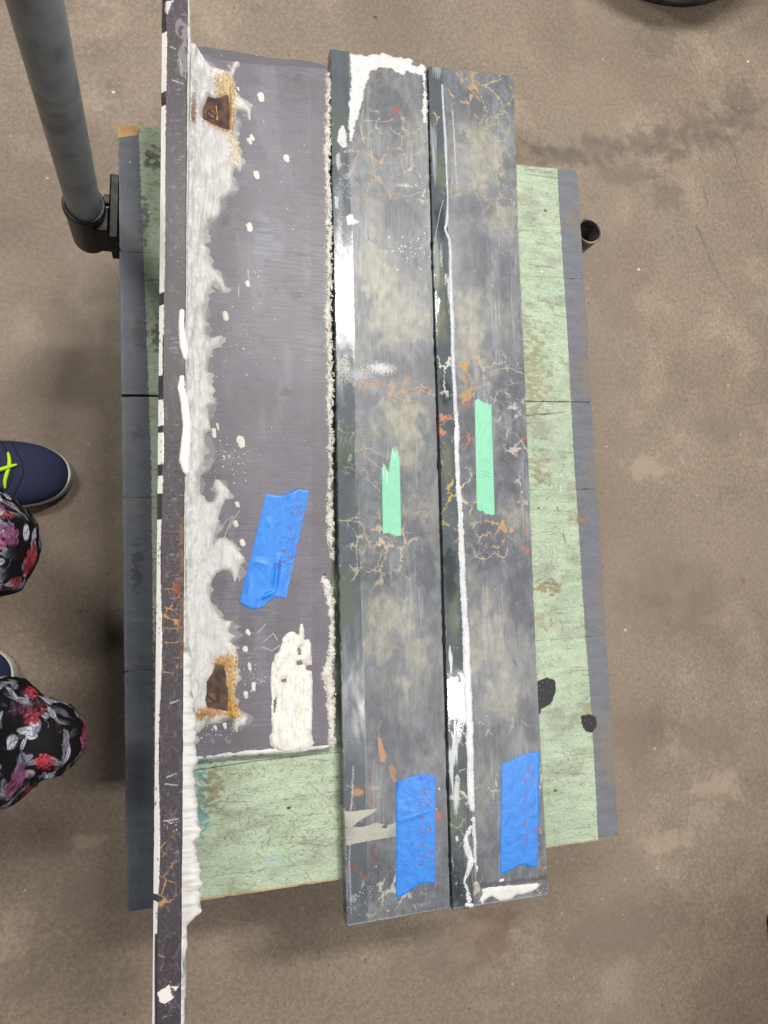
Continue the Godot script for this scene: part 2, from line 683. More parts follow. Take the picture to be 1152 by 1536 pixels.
func unseen_ceiling_lamp(at: Vector3, energy: float, turn: float, label: String) -> void:
	var t := thing("unseen_ceiling_lamp", at, label, "lamp")
	t.set_meta("group", "unseen twin ceiling lamps of the hall")
	var glow := plain(Color(0.9, 0.9, 0.9), 0.5)
	glow.emission_enabled = true
	glow.emission = Color(1.0, 0.985, 0.96)
	glow.emission_energy_multiplier = 6.0
	var b := Basis(Vector3.UP, turn)
	var hood := BoxMesh.new()
	hood.size = Vector3(1.26, 0.05, 0.34)
	var h := MeshInstance3D.new()
	h.name = "housing"
	h.mesh = hood
	h.material_override = plain(Color(0.75, 0.75, 0.75), 0.5)
	h.transform = Transform3D(b, Vector3(0, 0.035, 0))
	t.add_child(h, true)
	for s in [-1, 1]:
		var tubem := BoxMesh.new()
		tubem.size = Vector3(1.2, 0.016, 0.125)
		var m := MeshInstance3D.new()
		m.name = "light_panel"
		m.mesh = tubem
		m.material_override = glow
		m.transform = Transform3D(b, b * Vector3(0, 0, 0.083 * s))
		t.add_child(m, true)
		var l := AreaLight3D.new()
		l.name = "panel_light"
		l.area_size = Vector2(1.2, 0.125)
		l.light_energy = energy * 0.5
		l.light_color = Color(1.0, 0.985, 0.96)
		l.shadow_enabled = true
		l.transform = Transform3D(b * Basis(Vector3.RIGHT, -PI / 2), b * Vector3(0, -0.012, 0.083 * s))
		t.add_child(l, true)


func floor_sheet() -> void:
	var t := Tex.new(self, Vector2(-0.55, -1.35), Vector2.RIGHT, 2.3, 2.3, 560.0, 0.0, c8(132, 118, 103), 0.62)
	t.seamless = true
	t.layer(t.nz(11, 2.2, 1, 1, 5), 120, 220, c8(116, 101, 87), 0.5)
	t.layer(t.nz(12, 4.0, 1, 1, 5, 0.05), 140, 230, c8(160, 145, 127), 0.45, 0.5)
	t.layer(t.nz(13, 11.0, 1, 1, 5, 0.03), 150, 250, c8(108, 96, 87), 0.32)
	t.layer(t.nz(19, 30.0, 1, 1, 4, 0.02), 150, 245, c8(118, 104, 92), 0.32)
	t.grain(t.nz(14, 80.0, 1, 1, 3), 0.10, 0.1)
	t.grain(t.nz(15, 230.0, 1, 1, 2), 0.12)
	t.grain(t.nz(18, 1.3, 1, 1, 4), 0.06)
	var nb := t.nz(16, 26.0, 1, 1, 5, 0.02)
	var dirt := c8(84, 76, 70)
	for s in [[830, 235, 70, 22], [900, 222, 60, 24], [985, 212, 70, 28], [1060, 190, 60, 34], [1110, 150, 50, 40], [940, 262, 60, 30], [1000, 290, 40, 40], [812, 222, 40, 14], [985, 60, 40, 40], [860, 232, 90, 16], [960, 222, 110, 18], [1040, 206, 100, 22], [1100, 176, 70, 26]]:
		t.cloud(s[0], s[1], s[2], s[3], dirt, 0.34, nb)
	for s in [[1080, 640, 60, 40], [1000, 900, 120, 90], [960, 1100, 90, 60], [1060, 1110, 80, 60], [940, 1390, 150, 70], [700, 1420, 120, 60], [120, 1340, 90, 40], [30, 1470, 60, 60]]:
		t.cloud(s[0], s[1], s[2], s[3], c8(110, 98, 88), 0.38, nb)
	for s in [[1000, 1260, 60, 26], [970, 700, 50, 30], [720, 1390, 40, 20], [130, 1260, 40, 16], [1080, 1180, 60, 30]]:
		t.cloud(s[0], s[1], s[2], s[3], c8(172, 156, 138), 0.5, nb)
	t.cloud(735, 1400, 60, 60, c8(110, 82, 62), 0.4, nb)
	var rag := t.nz(17, 60.0, 1, 1, 5, 0.01)
	for k in 40:
		t.cloud(rng.randf_range(0, 1150), rng.randf_range(0, 1536), rng.randf_range(10, 50), rng.randf_range(6, 40), c8(96, 84, 74) if k % 3 else c8(176, 162, 144), rng.randf_range(0.12, 0.32), rag, -1.0, 3.4)
	for k in 260:                                        # scratches and small scuffs
		var a := rng.randf() * TAU
		var q := Vector2(rng.randf() * t.w, rng.randf() * t.h)
		var e := q + Vector2(cos(a), sin(a)) * rng.randf_range(8, 40)
		t.stroke(PackedVector2Array([q, q.lerp(e, 0.5) + Vector2(rng.randf_range(-3, 3), rng.randf_range(-3, 3)), e]), 0.7, 0.5, c8(178, 164, 148), rng.randf_range(0.15, 0.4), 0.3)
	for s in [[776, 205, 800, 222, 822, 240], [1100, 225, 1110, 255, 1118, 270], [1055, 280, 1062, 310], [1045, 340, 1080, 420, 1110, 455]]:
		t.stroke(t.pts(s), 1.2, 0.7, c8(88, 76, 66), 0.5, 1.2)
	for k in 900:
		var q := Vector2(rng.randf() * t.w, rng.randf() * t.h)
		var r := rng.randf_range(0.7, 1.4)
		t.dab(q, r, r, c8(205, 195, 180) if rng.randf() < 0.3 else c8(70, 60, 54), rng.randf_range(0.35, 0.8))
	for s in [[958, 404, 3], [170, 138, 2.5], [910, 670, 1.6], [71, 267, 2], [938, 945, 2], [700, 205, 2.2], [1122, 92, 2.8]]:
		t.dab(t.at(s[0], s[1]), s[2] * 0.8, s[2] * 0.5, c8(225, 220, 205), 0.95)
	t.dab(t.at(563, 26), 2.6, 1.8, c8(70, 58, 46), 0.9)
	t.dab(t.at(1115, 871), 4.0, 5.0, c8(104, 78, 58), 0.6, -1.0, 0.0, 0.2)
	var m := t.material(0.05)
	var st := SurfaceTool.new()
	st.begin(Mesh.PRIMITIVE_TRIANGLES)
	for v in [Vector2(-9, -9), Vector2(9, -9), Vector2(9, 9), Vector2(-9, -9), Vector2(9, 9), Vector2(-9, 9)]:
		st.set_normal(Vector3.UP)
		st.set_uv(t.uv(v))
		st.add_vertex(Vector3(v.x, 0, v.y))
	var o := MeshInstance3D.new()
	o.name = "concrete_floor"
	o.mesh = st.commit()
	o.material_override = m
	add_child(o, true)
	meta(o, "stained tan concrete floor of the workshop", "floor", "", "structure")


func cart() -> void:
	var t := thing("platform_cart", Vector3(0.23, 0, -0.1), "low platform cart with worn green plank deck and dark grey borders", "cart")
	var c := [G(177, 186, DECK), G(866, 256, DECK), G(928, 1256, DECK), G(190, 1368, DECK)]
	var tx := Tex.new(self, Vector2(-0.1, -0.58), Vector2.RIGHT, 0.67, 0.96, 1600.0, DECK, c8(166, 181, 158), 0.5)
	deck_tex = tx
	var wood := tx.nz(21, 36.0, 0.16, 1, 4, 0.03)
	var fine := tx.nz(22, 330.0, 0.12, 1, 2)
	var soil := tx.nz(23, 22.0, 1, 1, 5, 0.02)
	tx.layer(tx.nz(24, 7.0), 120, 220, c8(150, 169, 146), 0.6)
	tx.layer(soil, 165, 240, c8(132, 130, 98), 0.35)
	tx.layer(tx.nz(29, 60.0, 1, 1, 5), 185, 235, c8(112, 102, 78), 0.4)
	tx.layer(fine, 76, 30, c8(122, 134, 106), 0.32, -1, -0.12)
	tx.layer(tx.nz(27, 100.0, 0.10, 1, 3, 0.016), 52, 24, c8(92, 94, 68), 0.45, -1, -0.25)
	tx.layer(tx.nz(28, 52.0, 0.25, 1, 3, 0.03), 36, 16, c8(88, 88, 64), 0.5, -1, -0.3)
	for k in 300:
		var q := Vector2(rng.randf() * tx.w, rng.randf() * tx.h)
		var line := PackedVector2Array([q])
		for e in 5: line.append(line[-1] + Vector2(rng.randf_range(4, 12), rng.randfn(0, 1.6)))
		tx.stroke(line, 0.8, 0.5, c8(84, 90, 66), rng.randf_range(0.25, 0.6), 0.3, -1, -0.3)
	# dark painted borders
	var edge := tx.nz(25, 160.0)
	var grey := c8(98, 100, 111)
	tx.fill(tx.pts([160, 170, 208, 188, 213, 330, 218, 450, 222, 560, 227, 700, 229, 900, 231, 1100, 231, 1390, 170, 1390]), c8(80, 85, 97), 0.93, 0.42, -0.02, edge, 1.6)
	tx.fill(tx.pts([835, 240, 839, 315, 845, 405, 850, 480, 854, 554, 857, 614, 860, 674, 863, 720, 871, 839, 877, 938, 885, 1037, 891, 1136, 898, 1275, 960, 1275, 890, 240]), grey, 0.92, 0.45, -0.02, edge, 1.2)
	tx.layer(tx.nz(26, 16.0, 0.5, 1, 4), 150, 230, c8(116, 108, 104), 0.30)
	# cracks along the grain, short checks, knots
	for k in [[808, 300, 20, 14], [822, 478, 26, 34], [812, 600, 26, 20], [815, 830, 30, 34], [850, 1140, 28, 26], [832, 1185, 20, 16]]:   # arched grain round knots
		for r in 7:
			var line := PackedVector2Array()
			if rng.randf() < 0.3: continue
			var s := 0.35 + r * 0.14 + rng.randf_range(-0.05, 0.05)
			var first := rng.randf_range(-1.7, -0.3)
			var span := rng.randf_range(1.0, 2.6)
			for a in 15:
				var th := first + span * a / 14.0
				line.append(tx.at(k[0] - 18 + cos(th) * k[2] * s * 1.5 + rng.randfn(0, 0.9), k[1] + sin(th) * k[3] * s * 1.3 + rng.randfn(0, 0.9)))
			tx.stroke(line, 0.8, 0.6, c8(96, 98, 72), rng.randf_range(0.2, 0.55), 0.6, -1, -0.2)
	for k in [[818, 316, 3.4], [833, 1186, 3.4], [808, 762, 2.4]]:
		tx.dab(tx.at(k[0], k[1]), k[2] + 1.4, k[2], c8(98, 78, 50), 0.9, -1, -0.3)
		tx.dab(tx.at(k[0], k[1]), k[2] * 0.45, k[2] * 0.45, c8(40, 34, 26), 0.9, -1, -0.3)
	for s in [[812, 622, 848, 618], [788, 624, 812, 621], [836, 760, 838, 770], [845, 800, 848, 815]]:
		tx.stroke(tx.pts(s), 1.3, 0.6, c8(48, 48, 36), 0.8, 0.5, -1, -0.5)
	var grit := tx.nz(33, 110.0, 0.6, 1, 5, 0.01)
	for s in [[800, 560, 30, 90, 0.5], [822, 880, 24, 14, 0.85], [812, 930, 16, 20, 0.4], [808, 700, 18, 30, 0.4], [870, 778, 20, 9, 0.75], [815, 715, 18, 12, 0.4], [858, 330, 24, 22, 0.45], [880, 1065, 20, 30, 0.4], [905, 1120, 16, 60, 0.35], [880, 560, 18, 40, 0.4]]:
		tx.cloud(s[0], s[1], s[2], s[3], c8(124, 106, 78), s[4] * 0.85, grit, -1.0, 3.6)
	var black := c8(27, 28, 32)
	tx.fill(tx.pts([806, 1022, 820, 1016, 832, 1020, 834, 1038, 826, 1056, 812, 1064, 806, 1080]), black, 0.97, 0.5, 0.02, edge, 1.8, 40)
	tx.fill(tx.pts([871, 1074, 884, 1071, 894, 1076, 895, 1090, 888, 1099, 880, 1098, 873, 1088]), black, 0.97, 0.5, 0.02, edge, 1.8, 40)
	for s in [[813, 562, 4], [815, 428, 4], [812, 408, 2.5], [841, 740, 2], [841, 732, 2], [818, 985, 5], [822, 960, 3]]:
		tx.flecks(8, s[0], s[1], s[2], s[2] * 2.2, 0.7, 2.2, c8(226, 232, 222), 0.9)
	# the bare lower end between the slab and the board: scratches, blue smear, dirt
	for k in 120:
		var q := tx.at(rng.randf_range(295, 515), rng.randf_range(1130, 1335))
		var a := rng.randfn(0.2, 0.7)
		tx.stroke(PackedVector2Array([q, q + Vector2(cos(a), sin(a)) * rng.randf_range(4, 26)]), 0.8, 0.5, c8(86, 92, 68), rng.randf_range(0.3, 0.75), 0.4, -1, -0.15)
	for k in 260:
		var q := tx.at(lerpf(300, 512, sqrt(rng.randf())), rng.randf_range(1150, 1260) + absf(rng.randfn(0, 30)))
		tx.dab(q, rng.randf_range(0.6, 1.9), rng.randf_range(0.6, 1.4), c8(70, 74, 50), rng.randf_range(0.4, 0.9), -1, -0.1)
	tx.cloud(300, 1190, 22, 80, c8(78, 134, 140), 0.7, grit, -1.0, 3.4)
	tx.cloud(318, 1185, 26, 40, c8(122, 108, 78), 0.6, grit, -1.0, 3.6)
	tx.cloud(405, 1290, 20, 14, c8(136, 164, 172), 0.45, grit, -1.0, 3.0)
	tx.stroke(tx.pts([290, 1156, 380, 1142, 510, 1128]), 1.0, 0.8, c8(70, 80, 60), 0.8, 0.5, -1, -0.3)
	tx.dab(tx.at(433, 1212), 5, 3, c8(44, 50, 38), 0.9)
	tx.stroke(tx.pts([288, 1351, 515, 1317]), 2.2, 1.6, c8(168, 138, 96), 0.8, 1.0)
	tx.stroke(tx.pts([822, 1271, 926, 1255]), 1.6, 1.6, c8(150, 122, 88), 0.6, 1.0)
	# splintered corner, pale wood under the paint; wear along the outer edges; darker patches beside the upright
	tx.fill(tx.pts([170, 180, 212, 182, 208, 192, 205, 203, 180, 206, 170, 205]), c8(198, 158, 104), 1.0, 0.7, -0.1, edge, 1.5)
	for k in 5: tx.stroke(tx.pts([180, 190 + k * 3, 205, 189 + k * 3]), 0.7, 0.7, c8(150, 108, 62), 0.6, 0.4)
	tx.stroke(tx.pts([870, 262, 908, 900, 929, 1250]), 1.6, 1.8, c8(140, 124, 108), 0.55, 1.0)
	tx.stroke(tx.pts([178, 208, 186, 600, 192, 1360]), 1.4, 1.4, c8(110, 110, 112), 0.45, 1.0)
	for s in [[232, 235, 14, 20], [236, 500, 10, 40], [234, 1000, 8, 120], [222, 240, 8, 14]]:
		tx.cloud(s[0], s[1], s[2], s[3], c8(74, 78, 56), 0.7, grit, -1.0, 3.0)
	for s in [[206, 650, 12, 14], [215, 330, 10, 50], [210, 500, 14, 30], [205, 850, 12, 50]]:
		tx.cloud(s[0], s[1], s[2], s[3], c8(54, 56, 64), 0.6, grit, -1.0, 2.4)
	tx.dab(tx.at(200, 755), 4, 4, c8(112, 106, 96), 0.9)
	tx.dab(tx.at(195, 243), 1.6, 1.6, c8(220, 220, 220), 0.9)
	tx.dab(tx.at(224, 318), 2.4, 3.6, c8(190, 206, 190), 0.9)
	tx.grain(tx.nz(31, 420.0, 0.4, 1, 2), 0.09, 0.06)
	tx.grain(tx.nz(32, 60.0, 0.3, 1, 3), 0.06)
	for s in [[880, 480, 20, 60], [885, 560, 16, 40], [893, 700, 18, 60], [905, 900, 16, 80], [915, 1120, 16, 70], [875, 330, 18, 40]]:
		tx.cloud(s[0], s[1], s[2], s[3], c8(124, 108, 94), 0.5, grit, -1.0, 3.0)
	var m := tx.material(0.07, 0.4)
	# planks: joints run across the cart
	var cuts := [-1.0, 0.1725, 0.363, 0.4945, 0.7115, 2.0]
	for k in 5:
		var a: float = maxf(cuts[k], 0.0)
		var b: float = minf(cuts[k + 1], 1.0)
		var g := 0.0014 if k == 1 else 0.00005
		var g0 := 0.0014 if k == 2 else 0.00005
		var q := PackedVector2Array([c[0].lerp(c[3], a) + Vector2(0, g0), c[1].lerp(c[2], a) + Vector2(0, g0 * 0.25), c[1].lerp(c[2], b) - Vector2(0, g * 0.25), c[0].lerp(c[3], b) - Vector2(0, g)])
		part("deck_plank", board(edged(q, 0.006, 0.0006, 300 + k, 0.006 if k == 0 or k == 4 else 0.001), DECK - 0.038, DECK, 0.00012, tx), m, t)
	# steel below: two rails and four castors
	var steel := worn([c8(34, 34, 37), c8(48, 46, 46), c8(70, 58, 50)], 0.5, 3.0, 0.4, 0.0, 41)
	for s in [0.06, 0.40]:
		part("frame_rail", box(Vector3(s - 0.02, DECK - 0.088, -0.50), Vector3(s + 0.02, DECK - 0.0385, 0.30), 0.002), steel, t)
	var rubber := plain(c8(32, 32, 34), 0.7)
	for sx in [0.06, 0.40]:
		for sz in [-0.42, 0.22]:
			part("caster_fork", box(Vector3(sx - 0.028, 0.10, sz - 0.03), Vector3(sx + 0.028, DECK - 0.0885, sz + 0.03), 0.003), steel, t)
			part("caster_wheel", lathe(Vector3(sx - 0.017, 0.0755, sz + 0.035), Vector3.RIGHT, [Vector2(0, 0), Vector2(0.06, 0), Vector2(0.075, 0.006), Vector2(0.075, 0.028), Vector2(0.06, 0.034), Vector2(0, 0.034)]), rubber, t)
	# pipe socket with its bolted plate at the left, open socket at the right
	var foot := P(126, 309, DECK)
	var head := P(52, 0, 0.73)
	var up := (head - foot).normalized()
	var iron := worn([c8(22, 22, 24), c8(34, 33, 34), c8(56, 52, 50)], 0.42, 5.0, 0.5, 0.0, 42)
	var dark := part("pipe_socket", lathe(foot - up * 0.105, up, [Vector2(0.0, 0.0), Vector2(0.0205, 0.0), Vector2(0.0225, 0.003), Vector2(0.0225, 0.098), Vector2(0.0238, 0.100), Vector2(0.0238, 0.110), Vector2(0.0228, 0.112), Vector2(0.0200, 0.112), Vector2(0.0198, 0.09)], 40), iron, t, "black socket holding the grey pipe")
	var left := G(179.5, 300, DECK)
	var pz0 := G(172, 257, DECK).y
	var pz1 := G(172, 352, DECK).y
	part("mounting_plate", box(Vector3(left.x - 0.0125, DECK - 0.07, pz0), Vector3(left.x - 0.0008, DECK - 0.006, pz1), 0.002), iron, dark)
	part("web", box(Vector3(foot.x + 0.010, DECK - 0.07, foot.z - 0.008), Vector3(left.x - 0.0127, DECK - 0.012, foot.z + 0.022), 0.002), iron, dark)
	part("bolt", lathe(Vector3(left.x - 0.021, DECK - 0.03, pz0 + 0.022), Vector3.RIGHT, [Vector2(0, 0), Vector2(0.006, 0), Vector2(0.007, 0.001), Vector2(0.007, 0.0083)], 6), worn([c8(90, 86, 84), c8(130, 122, 116)], 0.4, 8.0, 0.8, 0.0, 44), dark)
	var tail := foot + up * 0.70
	part("handle_pipe", lathe(foot - up * 0.06, up, [Vector2(0.0, 0.0), Vector2(0.0190, 0.0), Vector2(0.0190, 0.74), Vector2(0.017, 0.745), Vector2(0.0, 0.746)], 48), pipe_paint(), t, "grey painted pipe post, scuffed near its foot")
	var rim := P(884.5, 346, DECK - 0.004)
	part("pipe_socket", lathe(rim - Vector3(0, 0.12, 0), Vector3.UP, [Vector2(0.0, 0.0), Vector2(0.0185, 0.0), Vector2(0.0185, 0.119), Vector2(0.0178, 0.1198), Vector2(0.0163, 0.1198), Vector2(0.0155, 0.119), Vector2(0.0155, 0.012), Vector2(0, 0.012)], 40), worn([c8(70, 66, 66), c8(104, 96, 90), c8(150, 140, 130)], 0.45, 6.0, 0.5, 0.0, 45), t, "empty open-topped steel socket")


func pipe_paint() -> StandardMaterial3D:
	var m := worn([c8(136, 143, 146), c8(148, 155, 157), c8(152, 159, 161), c8(160, 166, 167), c8(144, 151, 154)], 0.4, 3.2, 0.0, 0.0, 46)
	var n := FastNoiseLite.new()
	n.seed = 5
	n.frequency = 0.02
	n.fractal_octaves = 5
	var d := NoiseTexture2D.new()
	d.width = 256
	d.height = 256
	d.seamless = true
	d.noise = n
	var g := Gradient.new()
	g.offsets = PackedFloat32Array([0.0, 0.33, 0.46])
	g.colors = PackedColorArray([Color(0.2, 0.23, 0.3, 0.8), Color(0.3, 0.33, 0.38, 0.4), Color(0.4, 0.42, 0.45, 0.0)])
	d.color_ramp = g
	m.detail_enabled = true
	m.detail_albedo = d
	m.detail_blend_mode = BaseMaterial3D.BLEND_MODE_MIX
	return m


# ---------------------------------------------------------------- the slab with its upright
func angle_slab() -> void:
	var t := thing("angle_slab", Vector3(0.07, DECK, -0.22), "dark grey slab with an upright slab along one edge, joined by white putty", "stone slab")
	var q := ground([279, 65, 330, 73, 400, 85, 470, 91, 492, 99, 494, 330, 498, 560, 499, 800, 502, 1117, 420, 1123, 281, 1141], TOP)
	var tx := Tex.new(self, G(279, 62, TOP), Vector2(1, -0.012), 0.185, 0.86, 1900.0, TOP, c8(99, 96, 106), 0.46)
	var streak := tx.nz(51, 260.0, 0.08, 1, 3)
	var soft := tx.nz(52, 12.0, 0.6, 1, 4)
	var fine := tx.nz(53, 300.0, 1, 1, 2)
	var mid := tx.nz(54, 40.0, 1, 1, 5)
	tx.layer(soft, 130, 215, c8(88, 86, 94), 0.6)
	tx.layer(tx.nz(55, 18.0, 1, 0.3, 4), 150, 220, c8(118, 119, 128), 0.5)
	tx.layer(mid, 170, 225, c8(82, 78, 83), 0.45)
	tx.grain(streak, 0.09, 0.06)
	tx.grain(fine, 0.08)
	tx.fill(tx.pts([466, 110, 495, 110, 503, 1120, 470, 1120, 468, 700, 466, 400]), c8(88, 80, 88), 0.38, -1, 0.0, mid, 3.0)
	tx.fill(tx.pts([280, 60, 500, 92, 500, 104, 400, 98, 330, 90, 284, 74]), c8(70, 66, 73), 0.5, -1, 0.0, mid, 4.0)
	tx.fill(tx.pts([415, 905, 445, 870, 470, 1120, 410, 1120, 300, 1120, 300, 1095, 405, 1090]), c8(90, 85, 92), 0.45, -1, 0.0, mid, 4.0)
	tx.cloud(395, 160, 40, 60, c8(116, 116, 128), 0.5, mid)
	tx.cloud(400, 360, 34, 60, c8(122, 126, 138), 0.6, mid)
	tx.cloud(370, 700, 60, 100, c8(112, 108, 116), 0.5, mid)
	for s in [[430, 590, 14, 7], [340, 330, 10, 10], [440, 440, 20, 12], [446, 120, 20, 16]]:
		tx.cloud(s[0], s[1], s[2], s[3], c8(78, 74, 78), 0.7, mid)
	var raw := [
		[274, 70, 290, 74, 300, 80, 308, 92, 318, 100, 335, 105, 343, 112, 347, 108, 348, 102, 350, 94, 357, 92, 358, 98, 352, 105, 350, 115, 355, 138, 362, 148, 370, 155, 376, 165, 375, 182, 370, 168, 356, 163, 352, 172, 354, 178, 349, 198, 346, 214, 274, 214],
		[274, 199, 349, 197, 353, 208, 361, 214, 357, 219, 361, 230, 363, 243, 361, 258, 352, 250, 348, 265, 350, 285, 330, 300, 332, 312, 328, 325, 313, 335, 308, 350, 307, 368, 315, 375, 314, 395, 310, 410, 274, 410],
		[274, 395, 314, 394, 320, 403, 333, 417, 340, 437, 333, 440, 325, 425, 317, 430, 312, 443, 308, 465, 308, 500, 312, 508, 332, 503, 333, 507, 324, 521, 314, 529, 311, 558, 315, 560, 317, 576, 324, 586, 319, 594, 323, 605, 311, 611, 313, 628, 316, 645, 307, 651, 306, 690, 303, 704, 274, 704],
		[274, 689, 306, 689, 303, 700, 300, 716, 299, 740, 306, 744, 311, 753, 319, 753, 324, 742, 321, 729, 322, 719, 328, 719, 338, 729, 345, 736, 344, 748, 338, 749, 331, 766, 322, 800, 316, 830, 313, 881, 314, 894, 274, 896],
		[300, 850, 314, 832, 322, 813, 326, 808, 337, 806, 348, 813, 357, 826, 367, 837, 364, 842, 360, 848, 358, 862, 352, 874, 349, 862, 344, 856, 333, 855, 324, 860, 319, 868, 316, 878, 300, 882],
		[274, 881, 313, 880, 315, 893, 317, 904, 324, 917, 329, 926, 337, 931, 347, 931, 346, 939, 342, 946, 346, 950, 353, 954, 345, 962, 353, 970, 357, 986, 356, 1000, 359, 1015, 353, 1034, 353, 1047, 358, 1064, 370, 1076, 368, 1087, 358, 1090, 356, 1099, 351, 1094, 350, 1076, 334, 1078, 324, 1085, 313, 1086, 314, 1080, 309, 1082, 306, 1090, 298, 1100, 292, 1101, 289, 1128, 274, 1130],
	]
	for list in raw:
		var p := tx.pts(list)
		tx.fill(p, c8(182, 181, 178), 0.7, 0.5, 0.02, mid, 17.0, 80)
		tx.fill(p, c8(156, 154, 154), 0.5, 0.55, 0.02, soft, 34.0, 120)
	for k in 60:
		tx.cloud(rng.randf_range(320, 490), rng.randf_range(110, 1110), rng.randf_range(6, 40), rng.randf_range(3, 16), c8(128, 126, 134) if k % 3 else c8(74, 70, 76), rng.randf_range(0.12, 0.32), streak if k % 2 else fine, -1.0, 3.2)
	# drips and flecks of white paint
	var white := c8(214, 213, 206)
	tx.flecks(220, 400, 600, 130, 900, 0.5, 1.3, c8(176, 174, 176), 0.6)
	tx.flecks(90, 420, 350, 150, 500, 0.8, 2.0, white, 0.85)
	tx.flecks(90, 345, 690, 40, 40, 0.7, 2.2, c8(228, 228, 226), 0.95)
	tx.flecks(40, 360, 480, 40, 90, 0.7, 2.0, white, 0.9)
	tx.flecks(30, 395, 420, 30, 40, 0.7, 1.8, white, 0.9)
	tx.flecks(40, 380, 1010, 40, 60, 0.7, 2.2, white, 0.9)
	tx.flecks(40, 320, 1105, 30, 14, 0.7, 2.2, white, 0.9)
	for s in [[358, 445, 358, 425], [372, 405, 374, 425], [386, 950, 399, 936], [416, 960, 410, 950, 396, 962], [420, 968, 408, 976, 392, 970], [352, 940, 362, 940], [344, 792, 352, 776, 360, 766], [330, 795, 340, 780, 350, 774], [337, 806, 343, 788, 349, 776]]:
		tx.stroke(tx.pts(s), 1.0, 0.8, c8(196, 194, 190), 0.8, 0.3)
	for k in 60:
		var p := tx.at(rng.randf_range(330, 490), rng.randf_range(110, 1100))
		var a := rng.randfn(0.0, 0.5)
		tx.stroke(PackedVector2Array([p, p + Vector2(cos(a), sin(a)) * rng.randf_range(6, 30)]), 0.6, 0.5, c8(136, 133, 140), 0.3, 0.2)
	tx.dab(tx.at(487, 862), 3.5, 3.0, c8(20, 18, 18), 0.95)
	tx.dab(tx.at(343, 1113), 7, 4.5, c8(142, 122, 96), 0.95, 0.6, 0.1)
	tx.dab(tx.at(535, 400), 3, 5, c8(60, 60, 60), 0.8)
	var m := tx.material(0.03)
	part("flat_slab", board(edged(q, 0.006, 0.0012, 500, 0.002), DECK + 0.0004, TOP, 0.0009, tx), m, t)
	upright(t)
	# putty: the fillet along the upright, in stretches
	var white_t := [c8(207, 207, 207), c8(190, 189, 187), c8(150, 148, 144)]
	var polys: Array = []
	for list in raw: polys.append(ground(list, TOP))
	var holes := [ground([312, 146, 322, 150, 340, 145, 344, 170, 343, 195, 325, 188, 304, 180, 304, 166], TOP), ground([324, 998, 335, 1000, 339, 1034, 340, 1064, 312, 1060, 311, 1024, 318, 1014], TOP)]
	var rust := [[G(340, 140, TOP), Vector2(0.015, 0.024), c8(182, 140, 70), 0.6], [G(342, 172, TOP), Vector2(0.008, 0.026), c8(176, 122, 50), 0.9], [G(338, 122, TOP), Vector2(0.022, 0.014), c8(188, 168, 124), 0.7], [G(352, 200, TOP), Vector2(0.012, 0.05), c8(206, 194, 160), 0.6],
		[G(334, 992, TOP), Vector2(0.016, 0.010), c8(176, 126, 62), 0.75], [G(344, 1030, TOP), Vector2(0.010, 0.046), c8(190, 148, 74), 0.8], [G(322, 1066, TOP), Vector2(0.030, 0.008), c8(166, 116, 56), 0.8], [G(348, 1062, TOP), Vector2(0.014, 0.018), c8(192, 148, 66), 0.8], [G(300, 1072, TOP), Vector2(0.018, 0.006), c8(150, 104, 52), 0.7], [G(290, 172, TOP), Vector2(0.004, 0.03), c8(120, 100, 80), 0.8], [G(330, 190, TOP), Vector2(0.018, 0.008), c8(170, 120, 60), 0.7]]
	var pm := plain(Color.WHITE, 0.5)
	pm.vertex_color_use_as_albedo = true
	part("putty_fillet", putty(polys, [], holes, TOP, 0.0026, 0.0016, 0.0011, 510, white_t, rust, 0.0007, [0.012, -0.004, 0.012]), pm, t)
	# crust along the free edge, thick smear at the end, rim of paint under the end
	var crust_t := [c8(204, 203, 196), c8(176, 171, 160), c8(96, 92, 88)]
	var crust := strip([491, 112, 2, 492, 170, 3.4, 490, 230, 4, 492, 300, 3.2, 493, 360, 4.2, 493, 420, 3.4, 492, 480, 4.4, 494, 540, 4, 494, 600, 4.2, 495, 660, 3.6, 495, 720, 2.6, 494, 770, 5.2, 495, 800, 4, 497, 835, 2.6], TOP)
	var crust2 := strip([486, 870, 5, 493, 885, 6, 498, 930, 3, 496, 985, 4.4, 490, 1012, 8, 495, 1040, 6, 496, 1075, 5, 498, 1100, 3, 497, 1114, 5], TOP)
	part("putty_crust", putty([], crust, [], TOP, 0.0024, 0.0010, 0.0009, 521, crust_t, [], 0.0036, [], 0.30), pm, t)
	part("putty_crust", putty([], crust2, [], TOP, 0.0022, 0.0012, 0.0010, 522, crust_t, [], 0.0028, [], 0.22), pm, t)
	var smear := ground([405, 1118, 404, 1104, 408, 1098, 407, 1060, 407, 1000, 412, 982, 420, 977, 424, 958, 432, 948, 440, 948, 448, 953, 450, 937, 454, 936, 456, 960, 462, 959, 466, 968, 468, 990, 468, 1060, 468, 1100, 472, 1115, 466, 1122, 440, 1128, 425, 1128], TOP)
	var smear_holes := [ground([446, 972, 451, 970, 452, 982, 447, 984], TOP), ground([458, 998, 467, 998, 467, 1006, 459, 1005], TOP), ground([422, 1020, 429, 1017, 430, 1022, 424, 1026], TOP), ground([412, 1050, 415, 1044, 412, 1072, 409, 1078], TOP), ground([444, 992, 452, 990, 455, 997, 445, 998], TOP), ground([412, 1010, 416, 1006, 414, 1016, 411, 1018], TOP)]
	part("putty_smear", putty([smear], strip([436, 960, 7, 440, 1010, 5, 440, 1080, 6, 436, 1118, 6], TOP), smear_holes, TOP, 0.0032, 0.0024, 0.0009, 523, [c8(222, 221, 218), c8(208, 203, 192), c8(150, 145, 134)], [], 0.0016), pm, t)
